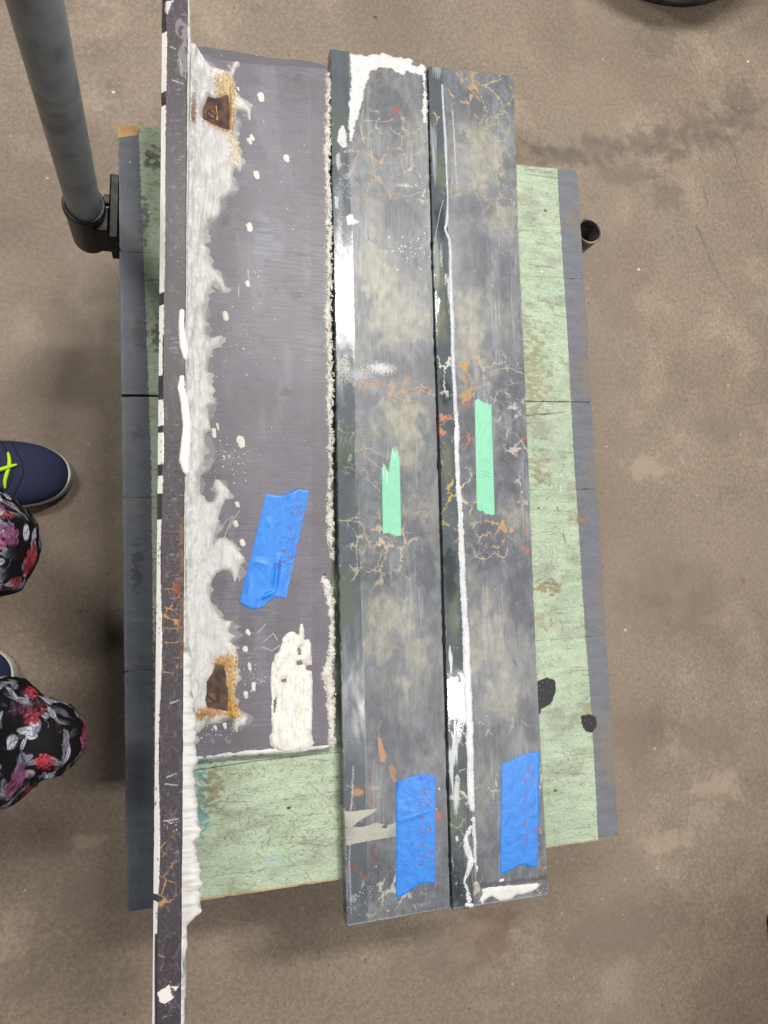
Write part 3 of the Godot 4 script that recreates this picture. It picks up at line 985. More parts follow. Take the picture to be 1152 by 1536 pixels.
	part("putty_rim", putty([], strip([286, 1138, 2.4, 330, 1133, 3, 380, 1128, 3.5, 415, 1126, 4, 440, 1126, 3, 500, 1119, 1.4], TOP), [], TOP - 0.001, 0.002, 0.001, 0.0010, 524, white_t, [], 0.0012), pm, t)
	# single splats
	for s in [[338, 474, 6, 7], [361, 663, 7, 8], [374, 341, 6, 7], [430, 238, 5, 5], [385, 263, 6, 6], [392, 146, 6, 7], [356, 757, 4.5, 4.5], [354, 786, 5, 4.5], [364, 814, 5, 5], [373, 949, 3.5, 3.5], [368, 974, 5, 2.5], [374, 1000, 3, 8], [380, 1030, 3.4, 9], [369, 1043, 4, 5], [323, 1092, 3.5, 4], [337, 1089, 3.5, 5], [310, 580, 5, 4], [378, 206, 4, 6], [372, 426, 4, 4], [321, 650, 5, 9], [327, 640, 3, 8], [357, 133, 2.5, 3.5], [375, 212, 5, 5]]:
		var e := Vector2(s[0], s[1])
		part("paint_splat", putty([], strip([e.x - 0.8, e.y - s[3] * 0.45, s[2] * 0.8, e.x + 0.8, e.y + s[3] * 0.45, s[2] * 0.7], TOP), [], TOP, 0.0005, 0.001, 0.0007, int(s[1]), [c8(210, 208, 202), c8(192, 186, 174), c8(140, 136, 130)], [], 0.0016), pm, t)
	# rusty angle brackets and their screws
	var rm := worn([c8(66, 48, 43), c8(82, 62, 55), c8(92, 70, 60), c8(112, 78, 54)], 0.7, 9.0, 0.2, 0.0, 530)
	var b1 := part("angle_bracket", board(edged(ground([308, 143, 346, 143, 348, 198, 300, 188], TOP), 0.003, 0.0005, 531), TOP - 0.0005, TOP + 0.0012, 0.0005, null), rm, t, "rusty steel bracket near the overhanging end")
	bracket_screw(G(318, 172, TOP), 0.6, b1, rm)
	var b2 := part("angle_bracket", board(edged(ground([308, 994, 340, 994, 345, 1068, 306, 1066], TOP), 0.003, 0.0005, 532), TOP - 0.0005, TOP + 0.0012, 0.0005, null), rm, t, "rusty steel bracket by the green end of the deck")
	bracket_screw(G(316, 1047, TOP), 0.7, b2, rm)
	part("rust_flake", putty([], strip([324, 158, 1.4, 326, 180, 1.2], TOP), [], TOP + 0.001, 0.0006, 0.0006, 0.0007, 533, [c8(206, 156, 60), c8(190, 130, 40), c8(160, 100, 40)]), pm, b1)


func bracket_screw(at: Vector2, turn: float, parent: Node3D, mat: Material) -> void:
	var y := TOP + 0.0012
	var s := part("screw", lathe(Vector3(at.x, y, at.y), Vector3.UP, [Vector2(0.0064, 0.0), Vector2(0.006, 0.0011), Vector2(0.0045, 0.0019), Vector2(0, 0.0022)], 24), worn([c8(92, 68, 58), c8(120, 92, 78)], 0.6, 20.0, 0.3, 0.0, 535), parent)
	var d := Vector2(cos(turn), sin(turn))
	var n := Vector2(-d.y, d.x)
	var line := PackedVector2Array([at + d * 0.0052 + n * 0.0006, at + d * 0.0052 - n * 0.0006, at - d * 0.0052 - n * 0.0006, at - d * 0.0052 + n * 0.0006])
	var slot := board(line, y + 0.001, y + 0.0025, 0.0002, null)
	var o := part("screw_slot", slot, plain(c8(18, 14, 12), 0.9), parent)
	o.name = "screw_slot"
	s.name = "screw"


func upright(t: Node3D) -> void:
	var L := G(235.5, 768, CROWN)
	var dir := (G(228, 1536, CROWN) - G(243, 0, CROWN)).normalized()
	var side := Vector2(dir.y, -dir.x)
	if side.x < 0.0: side = -side
	var origin := L + dir * (-0.62 - L.y) / dir.y
	var tx := Tex.new(self, origin, side, 0.0262, 1.072, 1880.0, CROWN, c8(66, 60, 65), 0.38)
	var soft := tx.nz(61, 30.0, 1, 0.5, 4)
	var fine := tx.nz(62, 260.0, 1, 1, 3)
	var mid := tx.nz(63, 90.0, 1, 0.6, 4)
	tx.layer(soft, 130, 215, c8(60, 55, 60), 0.8)
	tx.layer(mid, 165, 215, c8(104, 100, 112), 0.5)
	tx.layer(tx.nz(64, 70.0, 1, 0.3, 4), 170, 225, c8(88, 68, 72), 0.5)
	tx.grain(fine, 0.14, 0.1)
	var cellb := tx.nz(65, 75.0, 1, 1, 1, 0.006, true)
	var brk := tx.nz(66, 40.0)
	for s in [[258, 890, 18, 40, 168, 112, 58], [255, 940, 16, 50, 178, 128, 66], [256, 1000, 16, 30, 190, 160, 110], [252, 1290, 18, 60, 176, 134, 78], [250, 1345, 18, 30, 176, 134, 78], [247, 1440, 14, 24, 180, 140, 84], [270, 360, 8, 60, 120, 90, 84]]:
		tx.veins(s[0], s[1], s[2], s[3], c8(s[4], s[5], s[6]), 0.85, 24.0, cellb, brk)
	tx.fill(tx.pts([268, 780, 280, 770, 280, 1010, 271, 1000, 268, 930, 270, 880]), c8(134, 92, 48), 0.55, -1, 0.0, mid, 4.0, 90)
	tx.cloud(264, 885, 10, 14, c8(140, 62, 40), 0.8, mid)
	for k in 90:
		var p := tx.at(rng.randf_range(252, 276), rng.randf_range(20, 1300))
		tx.stroke(PackedVector2Array([p, p + Vector2(rng.randf_range(4, 14), rng.randf_range(-2, 1))]), 0.8, rng.randf_range(1.0, 3.4), c8(112, 107, 116), rng.randf_range(0.15, 0.6), 0.5)
	for s in [[256, 70, 265, 74], [258, 120, 276, 126], [270, 90, 274, 110], [255, 1055, 270, 1050], [250, 1166, 265, 1160], [248, 1176, 268, 1178], [246, 1232, 268, 1228]]:
		tx.stroke(tx.pts(s), 1.6, 1.0, c8(168, 164, 168), 0.75, 0.8)
	tx.flecks(40, 258, 1235, 14, 24, 0.6, 1.8, c8(214, 212, 210), 0.9)
	tx.flecks(40, 268, 370, 6, 80, 0.6, 1.6, c8(180, 172, 168), 0.8)
	tx.flecks(40, 252, 1490, 14, 40, 0.6, 2.0, c8(220, 218, 214), 0.9)
	tx.fill(tx.pts([262, 35, 270, 26, 281, 40, 281, 120, 268, 110, 266, 82, 274, 60, 264, 50]), c8(150, 146, 152), 0.6, -1, 0.05, mid, 4.0, 60)
	tx.fill(tx.pts([246, 2, 260, 0, 262, 14, 252, 24, 246, 12]), c8(206, 204, 202), 0.9, -1, 0.05, mid, 4.0, 90)
	tx.fill(tx.pts([236, 1488, 252, 1478, 266, 1480, 262, 1496, 246, 1506, 238, 1502]), c8(222, 220, 216), 0.95, -1, 0.05, mid, 4.0, 60)
	# the white arris, broken where it is chipped
	var gaps := [[0, 48], [136, 158], [437, 458], [562, 600], [638, 650], [696, 714], [740, 780], [1342, 1354]]
	var y := 48.0
	var white := c8(226, 225, 221)
	while y < 1620.0:
		var gap := false
		for g in gaps:
			if y >= g[0] and y < g[1]: gap = true
		if not gap:
			var x := 243.0 - 15.0 * y / 1536.0
			var wd := 7.6 + 1.6 * sin(y * 0.021) * (1.0 if y > 500.0 else 0.2) + rng.randf_range(-0.5, 0.5)
			if y > 1400.0: wd *= 0.45
			tx.fill(tx.pts([x - 2, y - 1.2, x + wd, y - 1.2, x + wd, y + 2.2, x - 2, y + 2.2]), white, 1.0, 0.45, 0.02)
		y += 2.0
	for k in 40:
		var yy := rng.randf_range(480, 1400)
		tx.dab(tx.at(243.0 - 15.0 * yy / 1536.0 + rng.randf_range(0, 7), yy), rng.randf_range(0.6, 1.6), rng.randf_range(1, 5), c8(110, 106, 110), 0.8)
	var m := tx.material(0.03)
	# cross-section swept along the length: chamfered left arris, slightly eased right arris
	var st := SurfaceTool.new()
	st.begin(Mesh.PRIMITIVE_TRIANGLES)
	st.set_smooth_group(-1)
	var wd := 0.0248
	var prof := [Vector2(0.0, DECK + 0.0005), Vector2(0.0, CROWN - 0.0035), Vector2(0.0046, CROWN), Vector2(wd - 0.0007, CROWN), Vector2(wd, CROWN - 0.0007), Vector2(wd, DECK + 0.0005), Vector2(0.0, DECK + 0.0005)]
	var steps := 150
	var n := FastNoiseLite.new()
	n.frequency = 60.0
	n.fractal_octaves = 2
	for i in steps:
		var za := 1.07 * i / steps
		var zb := 1.07 * (i + 1) / steps
		for k in prof.size() - 1:
			var c: Array = []
			for e in [[k, za], [k, zb], [k + 1, zb], [k + 1, za]]:
				var pr: Vector2 = prof[e[0]]
				var wob := n.get_noise_2d(e[1], 3.0) * 0.0005 if e[0] == 1 or e[0] == 2 or e[0] == 3 or e[0] == 4 else 0.0
				var p: Vector2 = origin + side * (pr.x + wob) + dir * e[1]
				c.append(Vector3(p.x, pr.y, p.y))
			for e in [0, 1, 2, 0, 2, 3]:
				st.set_uv(tx.uv(Vector2(c[e].x, c[e].z)))
				st.add_vertex(c[e])
	for zz in [0.0, 1.07]:
		var c: Array = []
		for k in 6:
			var p: Vector2 = origin + side * prof[k].x + dir * zz
			c.append(Vector3(p.x, prof[k].y, p.y))
		for e in [0, 1, 2, 0, 2, 3, 0, 3, 4, 0, 4, 5]:
			st.set_uv(tx.uv(Vector2(c[e].x, c[e].z)))
			st.add_vertex(c[e])
	st.generate_normals()
	part("upright_slab", st.commit(), m, t, "narrow slab standing on edge with white arris and gold veins")
	var pm := plain(Color.WHITE, 0.45)
	pm.vertex_color_use_as_albedo = true
	var fresh := [c8(228, 228, 228), c8(218, 217, 215), c8(190, 188, 184)]
	# runs of white paint over the right arris
	part("paint_run", putty([], strip([273, 467, 3.2, 272, 480, 3.2, 273, 500, 3.6, 276, 520, 5, 278, 536, 2.4], CROWN), [], CROWN, 0.0014, 0.001, 0.0007, 541, fresh, [], 0.0004), pm, t)
	part("paint_run", putty([], strip([273, 566, 2.6, 272, 582, 4, 277, 605, 4.4, 280, 640, 4.6, 278, 670, 5.4, 276, 690, 5.6, 279, 705, 4], CROWN), [], CROWN, 0.0014, 0.001, 0.0007, 542, fresh, [], 0.0005), pm, t)
	# white coat clinging to the right face, thick in places, ragged lower edge
	var coat := SurfaceTool.new()
	coat.begin(Mesh.PRIMITIVE_TRIANGLES)
	coat.set_smooth_group(0)
	var bulge := [[-0.60, 0.0012], [-0.54, 0.003], [-0.50, 0.0016], [-0.30, 0.001], [0.0, 0.001], [0.06, 0.003], [0.09, 0.008], [0.13, 0.011], [0.17, 0.013], [0.20, 0.0115], [0.235, 0.013], [0.255, 0.0115], [0.275, 0.016], [0.295, 0.0185], [0.315, 0.016], [0.328, 0.006], [0.345, 0.006], [0.350, 0.001], [0.37, 0.0035], [0.43, 0.002], [0.45, 0.002]]
	var rows := 12
	var cols := 700
	var grid: Array = []
	var cols_c: Array = []
	for i in cols + 1:
		var z := lerpf(-0.60, 0.444, float(i) / cols)
		var b := 0.0
		for k in bulge.size() - 1:
			if z >= bulge[k][0] and z <= bulge[k + 1][0]:
				b = lerpf(bulge[k][1], bulge[k + 1][1], smoothstep(0.0, 1.0, (z - bulge[k][0]) / (bulge[k + 1][0] - bulge[k][0])))
		b *= 1.0 + 0.35 * n.get_noise_2d(z * 0.35, 9.0) + 0.10 * n.get_noise_2d(z * 1.3, 2.0)
		for j in rows + 1:
			var f := float(j) / rows
			var yy := lerpf(CROWN - 0.003 - 0.02 * smoothstep(0.001, 0.006, b), DECK + 0.02, f * f)
			var ragged := 1.0 + 0.32 * n.get_noise_2d(z * 0.9, 4.0) + 0.12 * n.get_noise_2d(z * 2.6, yy * 0.5)
			var out := wd + b * ragged * smoothstep(-0.01, 0.16, f) * (1.0 - 0.25 * f) + 0.0004
			if j == 0 or j == rows: out = wd - 0.001
			var p := origin + side * out + dir * (z + 0.62)
			grid.append(Vector3(p.x, yy, p.y))
			var v := n.get_noise_2d(z * 3.0, yy * 3.0)
			cols_c.append(lin(c8(224, 224, 224).lerp(c8(196, 192, 184), clampf(v * 2.0, 0.0, 1.0))))
	for e in grid.size():
		coat.set_color(cols_c[e])
		coat.add_vertex(grid[e])
	for i in cols:
		for j in rows:
			var k := i * (rows + 1) + j
			for e in [k, k + 1, k + rows + 2, k, k + rows + 2, k + rows + 1]: coat.add_index(e)
	coat.generate_normals()
	part("putty_coat", coat.commit(), pm, t)


# ---------------------------------------------------------------- the two veined boards
func marble_base(tx: Tex, sd: int) -> Dictionary:
	var d := {}
	d.mid = tx.nz(sd + 1, 34.0, 1, 0.7, 5, 0.01)
	d.soft = tx.nz(sd + 2, 13.0, 1, 0.7, 4)
	d.streak = tx.nz(sd + 3, 240.0, 1, 0.06, 3)
	d.fine = tx.nz(sd + 4, 330.0, 1, 1, 2)
	var wave := tx.nz(sd + 9, 26.0, 1, 0.6, 3)
	for i in tx.w * tx.h: tx.Z[i] += (wave[i] - 128) / 620.0
	d.net = tx.nz(sd + 5, 38.0, 1, 0.85, 1, 0.022, true)
	d.lace = tx.nz(sd + 6, 95.0, 1, 0.8, 1, 0.008, true)
	d.gaps = tx.nz(sd + 7, 50.0)
	tx.layer(d.soft, 130, 215, c8(80, 84, 94), 0.6)
	tx.layer(d.soft, 110, 50, c8(110, 112, 110), 0.55)
	tx.layer(d.mid, 160, 225, c8(64, 67, 74), 0.45)
	tx.layer(d.mid, 95, 40, c8(112, 113, 110), 0.35)
	return d


func marble_board_one() -> Node3D:
	var t := thing("marbled_board", Vector3(0.24, DECK, -0.13), "marbled dark board beside the slab, white paint across its top corner and torn green tape", "stone board")
	var q := ground([495, 72, 560, 84, 640, 98, 648, 400, 657, 700, 675.5, 1363, 600, 1377, 520, 1391, 511, 1000, 503, 500], TOP)
	var tx := Tex.new(self, G(494, 70, TOP), Vector2(1, -0.018), 0.150, 1.10, 1850.0, TOP, c8(97, 101, 108), 0.42)
	var d := marble_base(tx, 700)
	var khaki := c8(143, 140, 125)
	for s in [[560, 400, 40, 70, 0.8], [590, 470, 60, 90, 0.9], [630, 480, 22, 60, 0.6], [600, 630, 50, 70, 0.95], [625, 760, 40, 40, 0.5], [610, 660, 30, 60, 0.7], [585, 920, 44, 50, 0.95], [570, 960, 40, 40, 0.8], [625, 990, 30, 60, 0.8], [595, 1040, 26, 40, 0.8], [625, 200, 26, 50, 0.5], [560, 320, 24, 60, 0.5], [610, 1280, 40, 30, 0.3]]:
		tx.cloud(s[0], s[1], s[2], s[3], khaki, s[4] * 0.85, d.mid, -1.0, 1.7)
	for s in [[580, 160, 50, 50], [600, 330, 40, 40], [585, 545, 40, 34], [640, 560, 20, 60], [560, 860, 50, 40], [640, 860, 26, 60], [570, 1060, 44, 60], [655, 1060, 18, 80], [600, 1110, 60, 50], [560, 1310, 60, 50]]:
		tx.cloud(s[0], s[1], s[2], s[3], c8(70, 74, 83), 0.75, d.mid, -1.0, 1.0)
	tx.grain(d.streak, 0.06, 0.05)
	tx.grain(tx.nz(745, 70.0, 1, 0.7, 5), 0.13)
	tx.grain(d.fine, 0.09, 0.03)
	# the polished margin
	tx.fill(tx.pts([485, 66, 523, 72, 528, 300, 532, 512, 534, 700, 543, 930, 549, 1150, 552, 1400, 500, 1400]), c8(92, 99, 106), 0.75, 0.11, 0.0, d.fine, 0.8)
	tx.fill(tx.pts([485, 66, 523, 72, 528, 300, 532, 512, 534, 700, 543, 930, 549, 1150, 552, 1400, 500, 1400]), Color(0, 0, 0, 0), 1.0, 0.13, 0.0, d.fine, 0.8)
	for s in [[510, 190, 20, 60], [512, 560, 24, 30], [518, 680, 22, 60], [522, 900, 24, 60]]:
		tx.cloud(s[0], s[1], s[2], s[3], c8(98, 106, 92), 0.7, d.mid)
	# painted veins
	var pale := c8(176, 160, 138)
	for s in [[560, 250, 60, 70, 184, 152, 130, 26.0], [612, 225, 36, 70, 190, 164, 140, 26.0], [625, 280, 30, 30, 206, 196, 178, 26.0], [556, 190, 20, 50, 172, 160, 130, 20.0], [600, 130, 50, 40, 150, 112, 96, 16.0], [560, 574, 40, 26, 180, 140, 106, 40.0], [605, 585, 40, 30, 178, 142, 108, 36.0], [645, 583, 20, 20, 176, 138, 110, 40.0], [560, 690, 60, 40, 164, 152, 130, 18.0], [560, 800, 60, 40, 172, 158, 140, 26.0], [590, 820, 50, 34, 186, 168, 144, 40.0], [570, 860, 60, 34, 160, 148, 128, 30.0], [620, 770, 40, 60, 150, 138, 116, 22.0], [590, 1340, 70, 40, 178, 174, 164, 40.0], [560, 1200, 60, 50, 158, 104, 80, 20.0], [650, 1230, 24, 60, 160, 96, 72, 18.0], [540, 1280, 40, 50, 120, 58, 54, 26.0]]:
		tx.veins(s[0], s[1], s[2], s[3], c8(s[4], s[5], s[6]), 0.85, s[7], d.net, d.gaps)
	for s in [[560, 260, 60, 60], [580, 830, 80, 60], [600, 580, 80, 30], [590, 1330, 80, 50], [520, 640, 24, 40], [640, 240, 30, 60]]:
		tx.veins(s[0], s[1], s[2], s[3], pale, 0.38, 18.0, d.lace, d.gaps)
	for s in [[545, 165, 543, 200, 548, 215, 556, 222, 558, 234, 572, 244, 590, 244, 603, 240], [556, 226, 560, 250, 566, 268, 590, 288, 604, 292], [603, 240, 608, 262, 603, 280, 605, 296], [605, 294, 620, 292, 640, 287], [536, 215, 545, 208, 560, 210], [546, 180, 575, 182, 590, 177], [566, 268, 562, 262, 566, 252]]:
		tx.vein(tx.pts(s), 1.4, 1.0, c8(182, 156, 132), 0.85)
	for s in [[532, 575, 545, 582, 560, 570, 575, 576], [586, 570, 590, 582, 586, 590, 600, 600, 620, 600], [620, 585, 632, 580, 645, 584, 640, 590], [586, 590, 596, 606]]:
		tx.vein(tx.pts(s), 2.6, 1.2, c8(180, 138, 102), 0.85)
	for s in [[508, 780, 530, 782, 545, 790, 552, 812, 560, 822, 575, 806, 588, 812, 596, 800, 616, 798], [552, 812, 558, 826, 570, 830, 588, 812], [570, 830, 566, 850, 552, 858, 540, 852], [510, 780, 530, 810, 536, 850], [545, 680, 556, 690, 575, 705], [520, 700, 540, 710, 570, 736]]:
		tx.vein(tx.pts(s), 1.3, 0.8, c8(178, 160, 138), 0.8)
	var orange := c8(176, 134, 102)
	tx.fill(tx.pts([567, 1105, 572, 1108, 576, 1125, 580, 1132, 577, 1144, 570, 1142, 567, 1122]), orange, 0.95, 0.6, 0.05, d.fine, 1.6)
	tx.fill(tx.pts([582, 1150, 588, 1146, 595, 1156, 592, 1166, 596, 1172, 590, 1172, 584, 1160]), orange, 0.95, 0.6, 0.05, d.fine, 1.6)
	tx.stroke(tx.pts([572, 1082, 568, 1092, 569, 1106]), 0.9, 0.9, orange, 0.8, 0.5)
	tx.cloud(537, 1188, 12, 8, orange, 0.9, d.mid)
	tx.cloud(563, 1182, 10, 6, orange, 0.8, d.mid)
	tx.cloud(657, 1223, 8, 8, c8(176, 96, 70), 0.8, d.mid)
	tx.fill(tx.pts([586, 163, 598, 161, 602, 167, 588, 171]), c8(156, 74, 66), 0.85, 0.6, 0.0, d.fine, 2.0, 70)
	for s in [[570, 128, 580, 126], [610, 146, 622, 152], [608, 200, 616, 198], [564, 104, 572, 106], [614, 202, 604, 206]]:
		tx.vein(tx.pts(s), 1.6, 1.0, c8(160, 116, 92), 0.7)
	# white scrapes, lines and flecks
	var white := c8(222, 222, 222)
	for s in [[524, 214, 527, 300, 528, 340], [527, 380, 529, 520], [530, 520, 531, 590], [533, 660, 534, 760]]:
		tx.stroke(tx.pts(s), 0.9, 0.7, c8(190, 192, 194), 0.6, 0.7)
	tx.stroke(tx.pts([543, 900, 548, 1100, 550, 1240]), 1.0, 1.0, c8(140, 144, 148), 0.6, 0.7)
	tx.stroke(tx.pts([634, 900, 626, 1000, 618, 1110, 612, 1160]), 0.8, 0.6, c8(150, 150, 148), 0.5, 0.3)
	tx.stroke(tx.pts([530, 1150, 524, 1290, 527, 1370]), 1.8, 1.2, c8(170, 172, 172), 0.6, 1.6)
	tx.fill(tx.pts([508, 196, 514, 186, 520, 200, 521, 220, 514, 222, 506, 212]), c8(196, 198, 204), 0.9, 0.35, 0.05, d.fine, 2.0)
	tx.fill(tx.pts([505, 232, 509, 228, 512, 248, 508, 256, 504, 244]), c8(180, 184, 188), 0.8, 0.4, 0.05, d.fine, 2.0, 60)
	tx.fill(tx.pts([502, 294, 507, 296, 507, 312, 503, 312]), c8(180, 184, 188), 0.8, 0.4, 0.05, d.fine, 2.0, 60)
	tx.cloud(570, 552, 30, 12, c8(196, 196, 196), 0.85, d.fine)
	tx.cloud(535, 562, 34, 14, c8(150, 154, 160), 0.8, d.fine)
	tx.flecks(120, 618, 372, 34, 28, 0.6, 2.6, c8(232, 232, 232), 0.95)
	tx.flecks(140, 580, 700, 90, 900, 0.6, 1.5, c8(200, 200, 200), 0.7)
	tx.flecks(60, 560, 1340, 60, 40, 0.7, 2.0, white, 0.8)
	tx.flecks(16, 640, 1180, 26, 90, 0.7, 2.6, white, 0.8)
	tx.flecks(60, 640, 300, 6, 300, 0.6, 1.5, white, 0.8)
	for k in 70:
		var p := tx.at(rng.randf_range(510, 660), rng.randf_range(110, 1360))
		var a := rng.randfn(1.5, 0.5)
		tx.stroke(PackedVector2Array([p, p + Vector2(cos(a), sin(a)) * rng.randf_range(6, 40)]), 0.7, 0.5, c8(150, 152, 154), 0.5, 0.3)
	tx.dab(tx.at(627, 440), 2.6, 9, c8(56, 56, 58), 0.8)
	tx.dab(tx.at(521, 440), 3, 4, c8(60, 62, 66), 0.8)
	tx.stroke(tx.pts([551, 345, 553, 358, 570, 372, 590, 374]), 2.0, 1.2, c8(62, 64, 70), 0.6, 0.5)
	tx.fill(tx.pts([505, 72, 522, 78, 522, 130, 516, 128, 512, 90]), c8(96, 92, 92), 0.4, -1, 0.0, d.fine, 5.0, 110)
	tx.fill(tx.pts([516, 1216, 526, 1218, 545, 1215, 566, 1213, 556, 1222, 540, 1230, 526, 1243, 518, 1240]), c8(176, 176, 164), 0.95, 0.7, 0.06, d.fine, 2.0)
	tx.fill(tx.pts([516, 1242, 545, 1240, 566, 1234, 580, 1238, 596, 1234, 598, 1254, 560, 1260, 520, 1268]), c8(172, 171, 158), 0.95, 0.7, 0.06, d.fine, 2.0, 34)
	tx.dab(tx.at(577, 1240), 8, 4, c8(70, 66, 68), 0.85)
	tx.stroke(tx.pts([515, 1210, 519, 1290]), 3.0, 2.0, c8(160, 148, 132), 0.7, 1.5)
	tx.stroke(tx.pts([520, 1388, 600, 1374, 674, 1361]), 1.8, 1.4, c8(150, 150, 148), 0.5, 1.2)
	tx.stroke(tx.pts([640, 100, 648, 400, 657, 700, 674, 1340]), 1.0, 0.9, c8(150, 150, 150), 0.5, 0.8)
	for k in 40:
		tx.cloud(rng.randf_range(505, 540), rng.randf_range(90, 1350), rng.randf_range(3, 8), rng.randf_range(8, 40), c8(92, 98, 104), 0.4, d.fine, 0.32, 3.4)
	for k in 26:
		tx.cloud(rng.randf_range(515, 660), rng.randf_range(110, 1350), rng.randf_range(3, 14), rng.randf_range(20, 90), c8(158, 160, 164), rng.randf_range(0.15, 0.4), d.streak, -1.0, 3.2)
	for k in 40:                                          # small chips along both long edges
		var v := rng.randf()
		var e := q[0].lerp(q[7], v) if k % 2 else q[2].lerp(q[5], v)
		var r := rng.randf_range(0.8, 2.6)
		tx.dab((e - tx.o) * Transform2D(tx.ex, tx.ez, Vector2.ZERO) * tx.ppm, r, r * rng.randf_range(1.0, 3.5), c8(160, 160, 160) if rng.randf() < 0.6 else c8(40, 42, 46), 0.7, 0.8, -0.3, 0.5)
	for k in 46:
		tx.cloud(rng.randf_range(510, 660), rng.randf_range(110, 1350), rng.randf_range(6, 26), rng.randf_range(8, 40), c8(150, 153, 158) if k % 2 else c8(66, 68, 76), rng.randf_range(0.12, 0.3), d.fine)
	tx.flecks(420, 590, 720, 90, 1100, 0.5, 1.2, c8(186, 188, 190), 0.6)
	var m := tx.material(0.03)
	part("board_body", board(edged(q, 0.005, 0.0008, 600, 0.002), DECK + 0.0006, TOP, 0.0008, tx), m, t)
	var pm := plain(Color.WHITE, 0.4)
	pm.vertex_color_use_as_albedo = true
	var fresh := [c8(208, 208, 208), c8(196, 196, 194), c8(150, 149, 147)]
	part("white_paint", putty([ground([524, 80, 540, 82, 552, 84, 575, 80, 590, 85, 612, 88, 632, 97, 637, 100, 638, 114, 640, 150, 640, 184, 633, 184, 634, 160, 635, 130, 634, 112, 622, 110, 610, 107, 604, 112, 596, 110, 588, 104, 578, 100, 566, 103, 556, 107, 551, 118, 550, 125, 543, 152, 534, 185, 528, 212, 524, 212, 523, 160, 526, 130, 526, 100], TOP)], [], [ground([617, 92, 630, 94, 630, 99, 618, 97], TOP)], TOP, 0.0007, 0.0008, 0.0010, 611, fresh, [], 0.0022, [], 0.06), pm, t, "glossy white paint patch across the corner")
	part("white_paint", putty([ground([519, 325, 524, 321, 530, 322, 531, 328, 540, 333, 531, 337, 521, 338], TOP)], [], [], TOP, 0.0008, 0.0008, 0.0008, 612, fresh, [], 0.0005), pm, t)
	return t


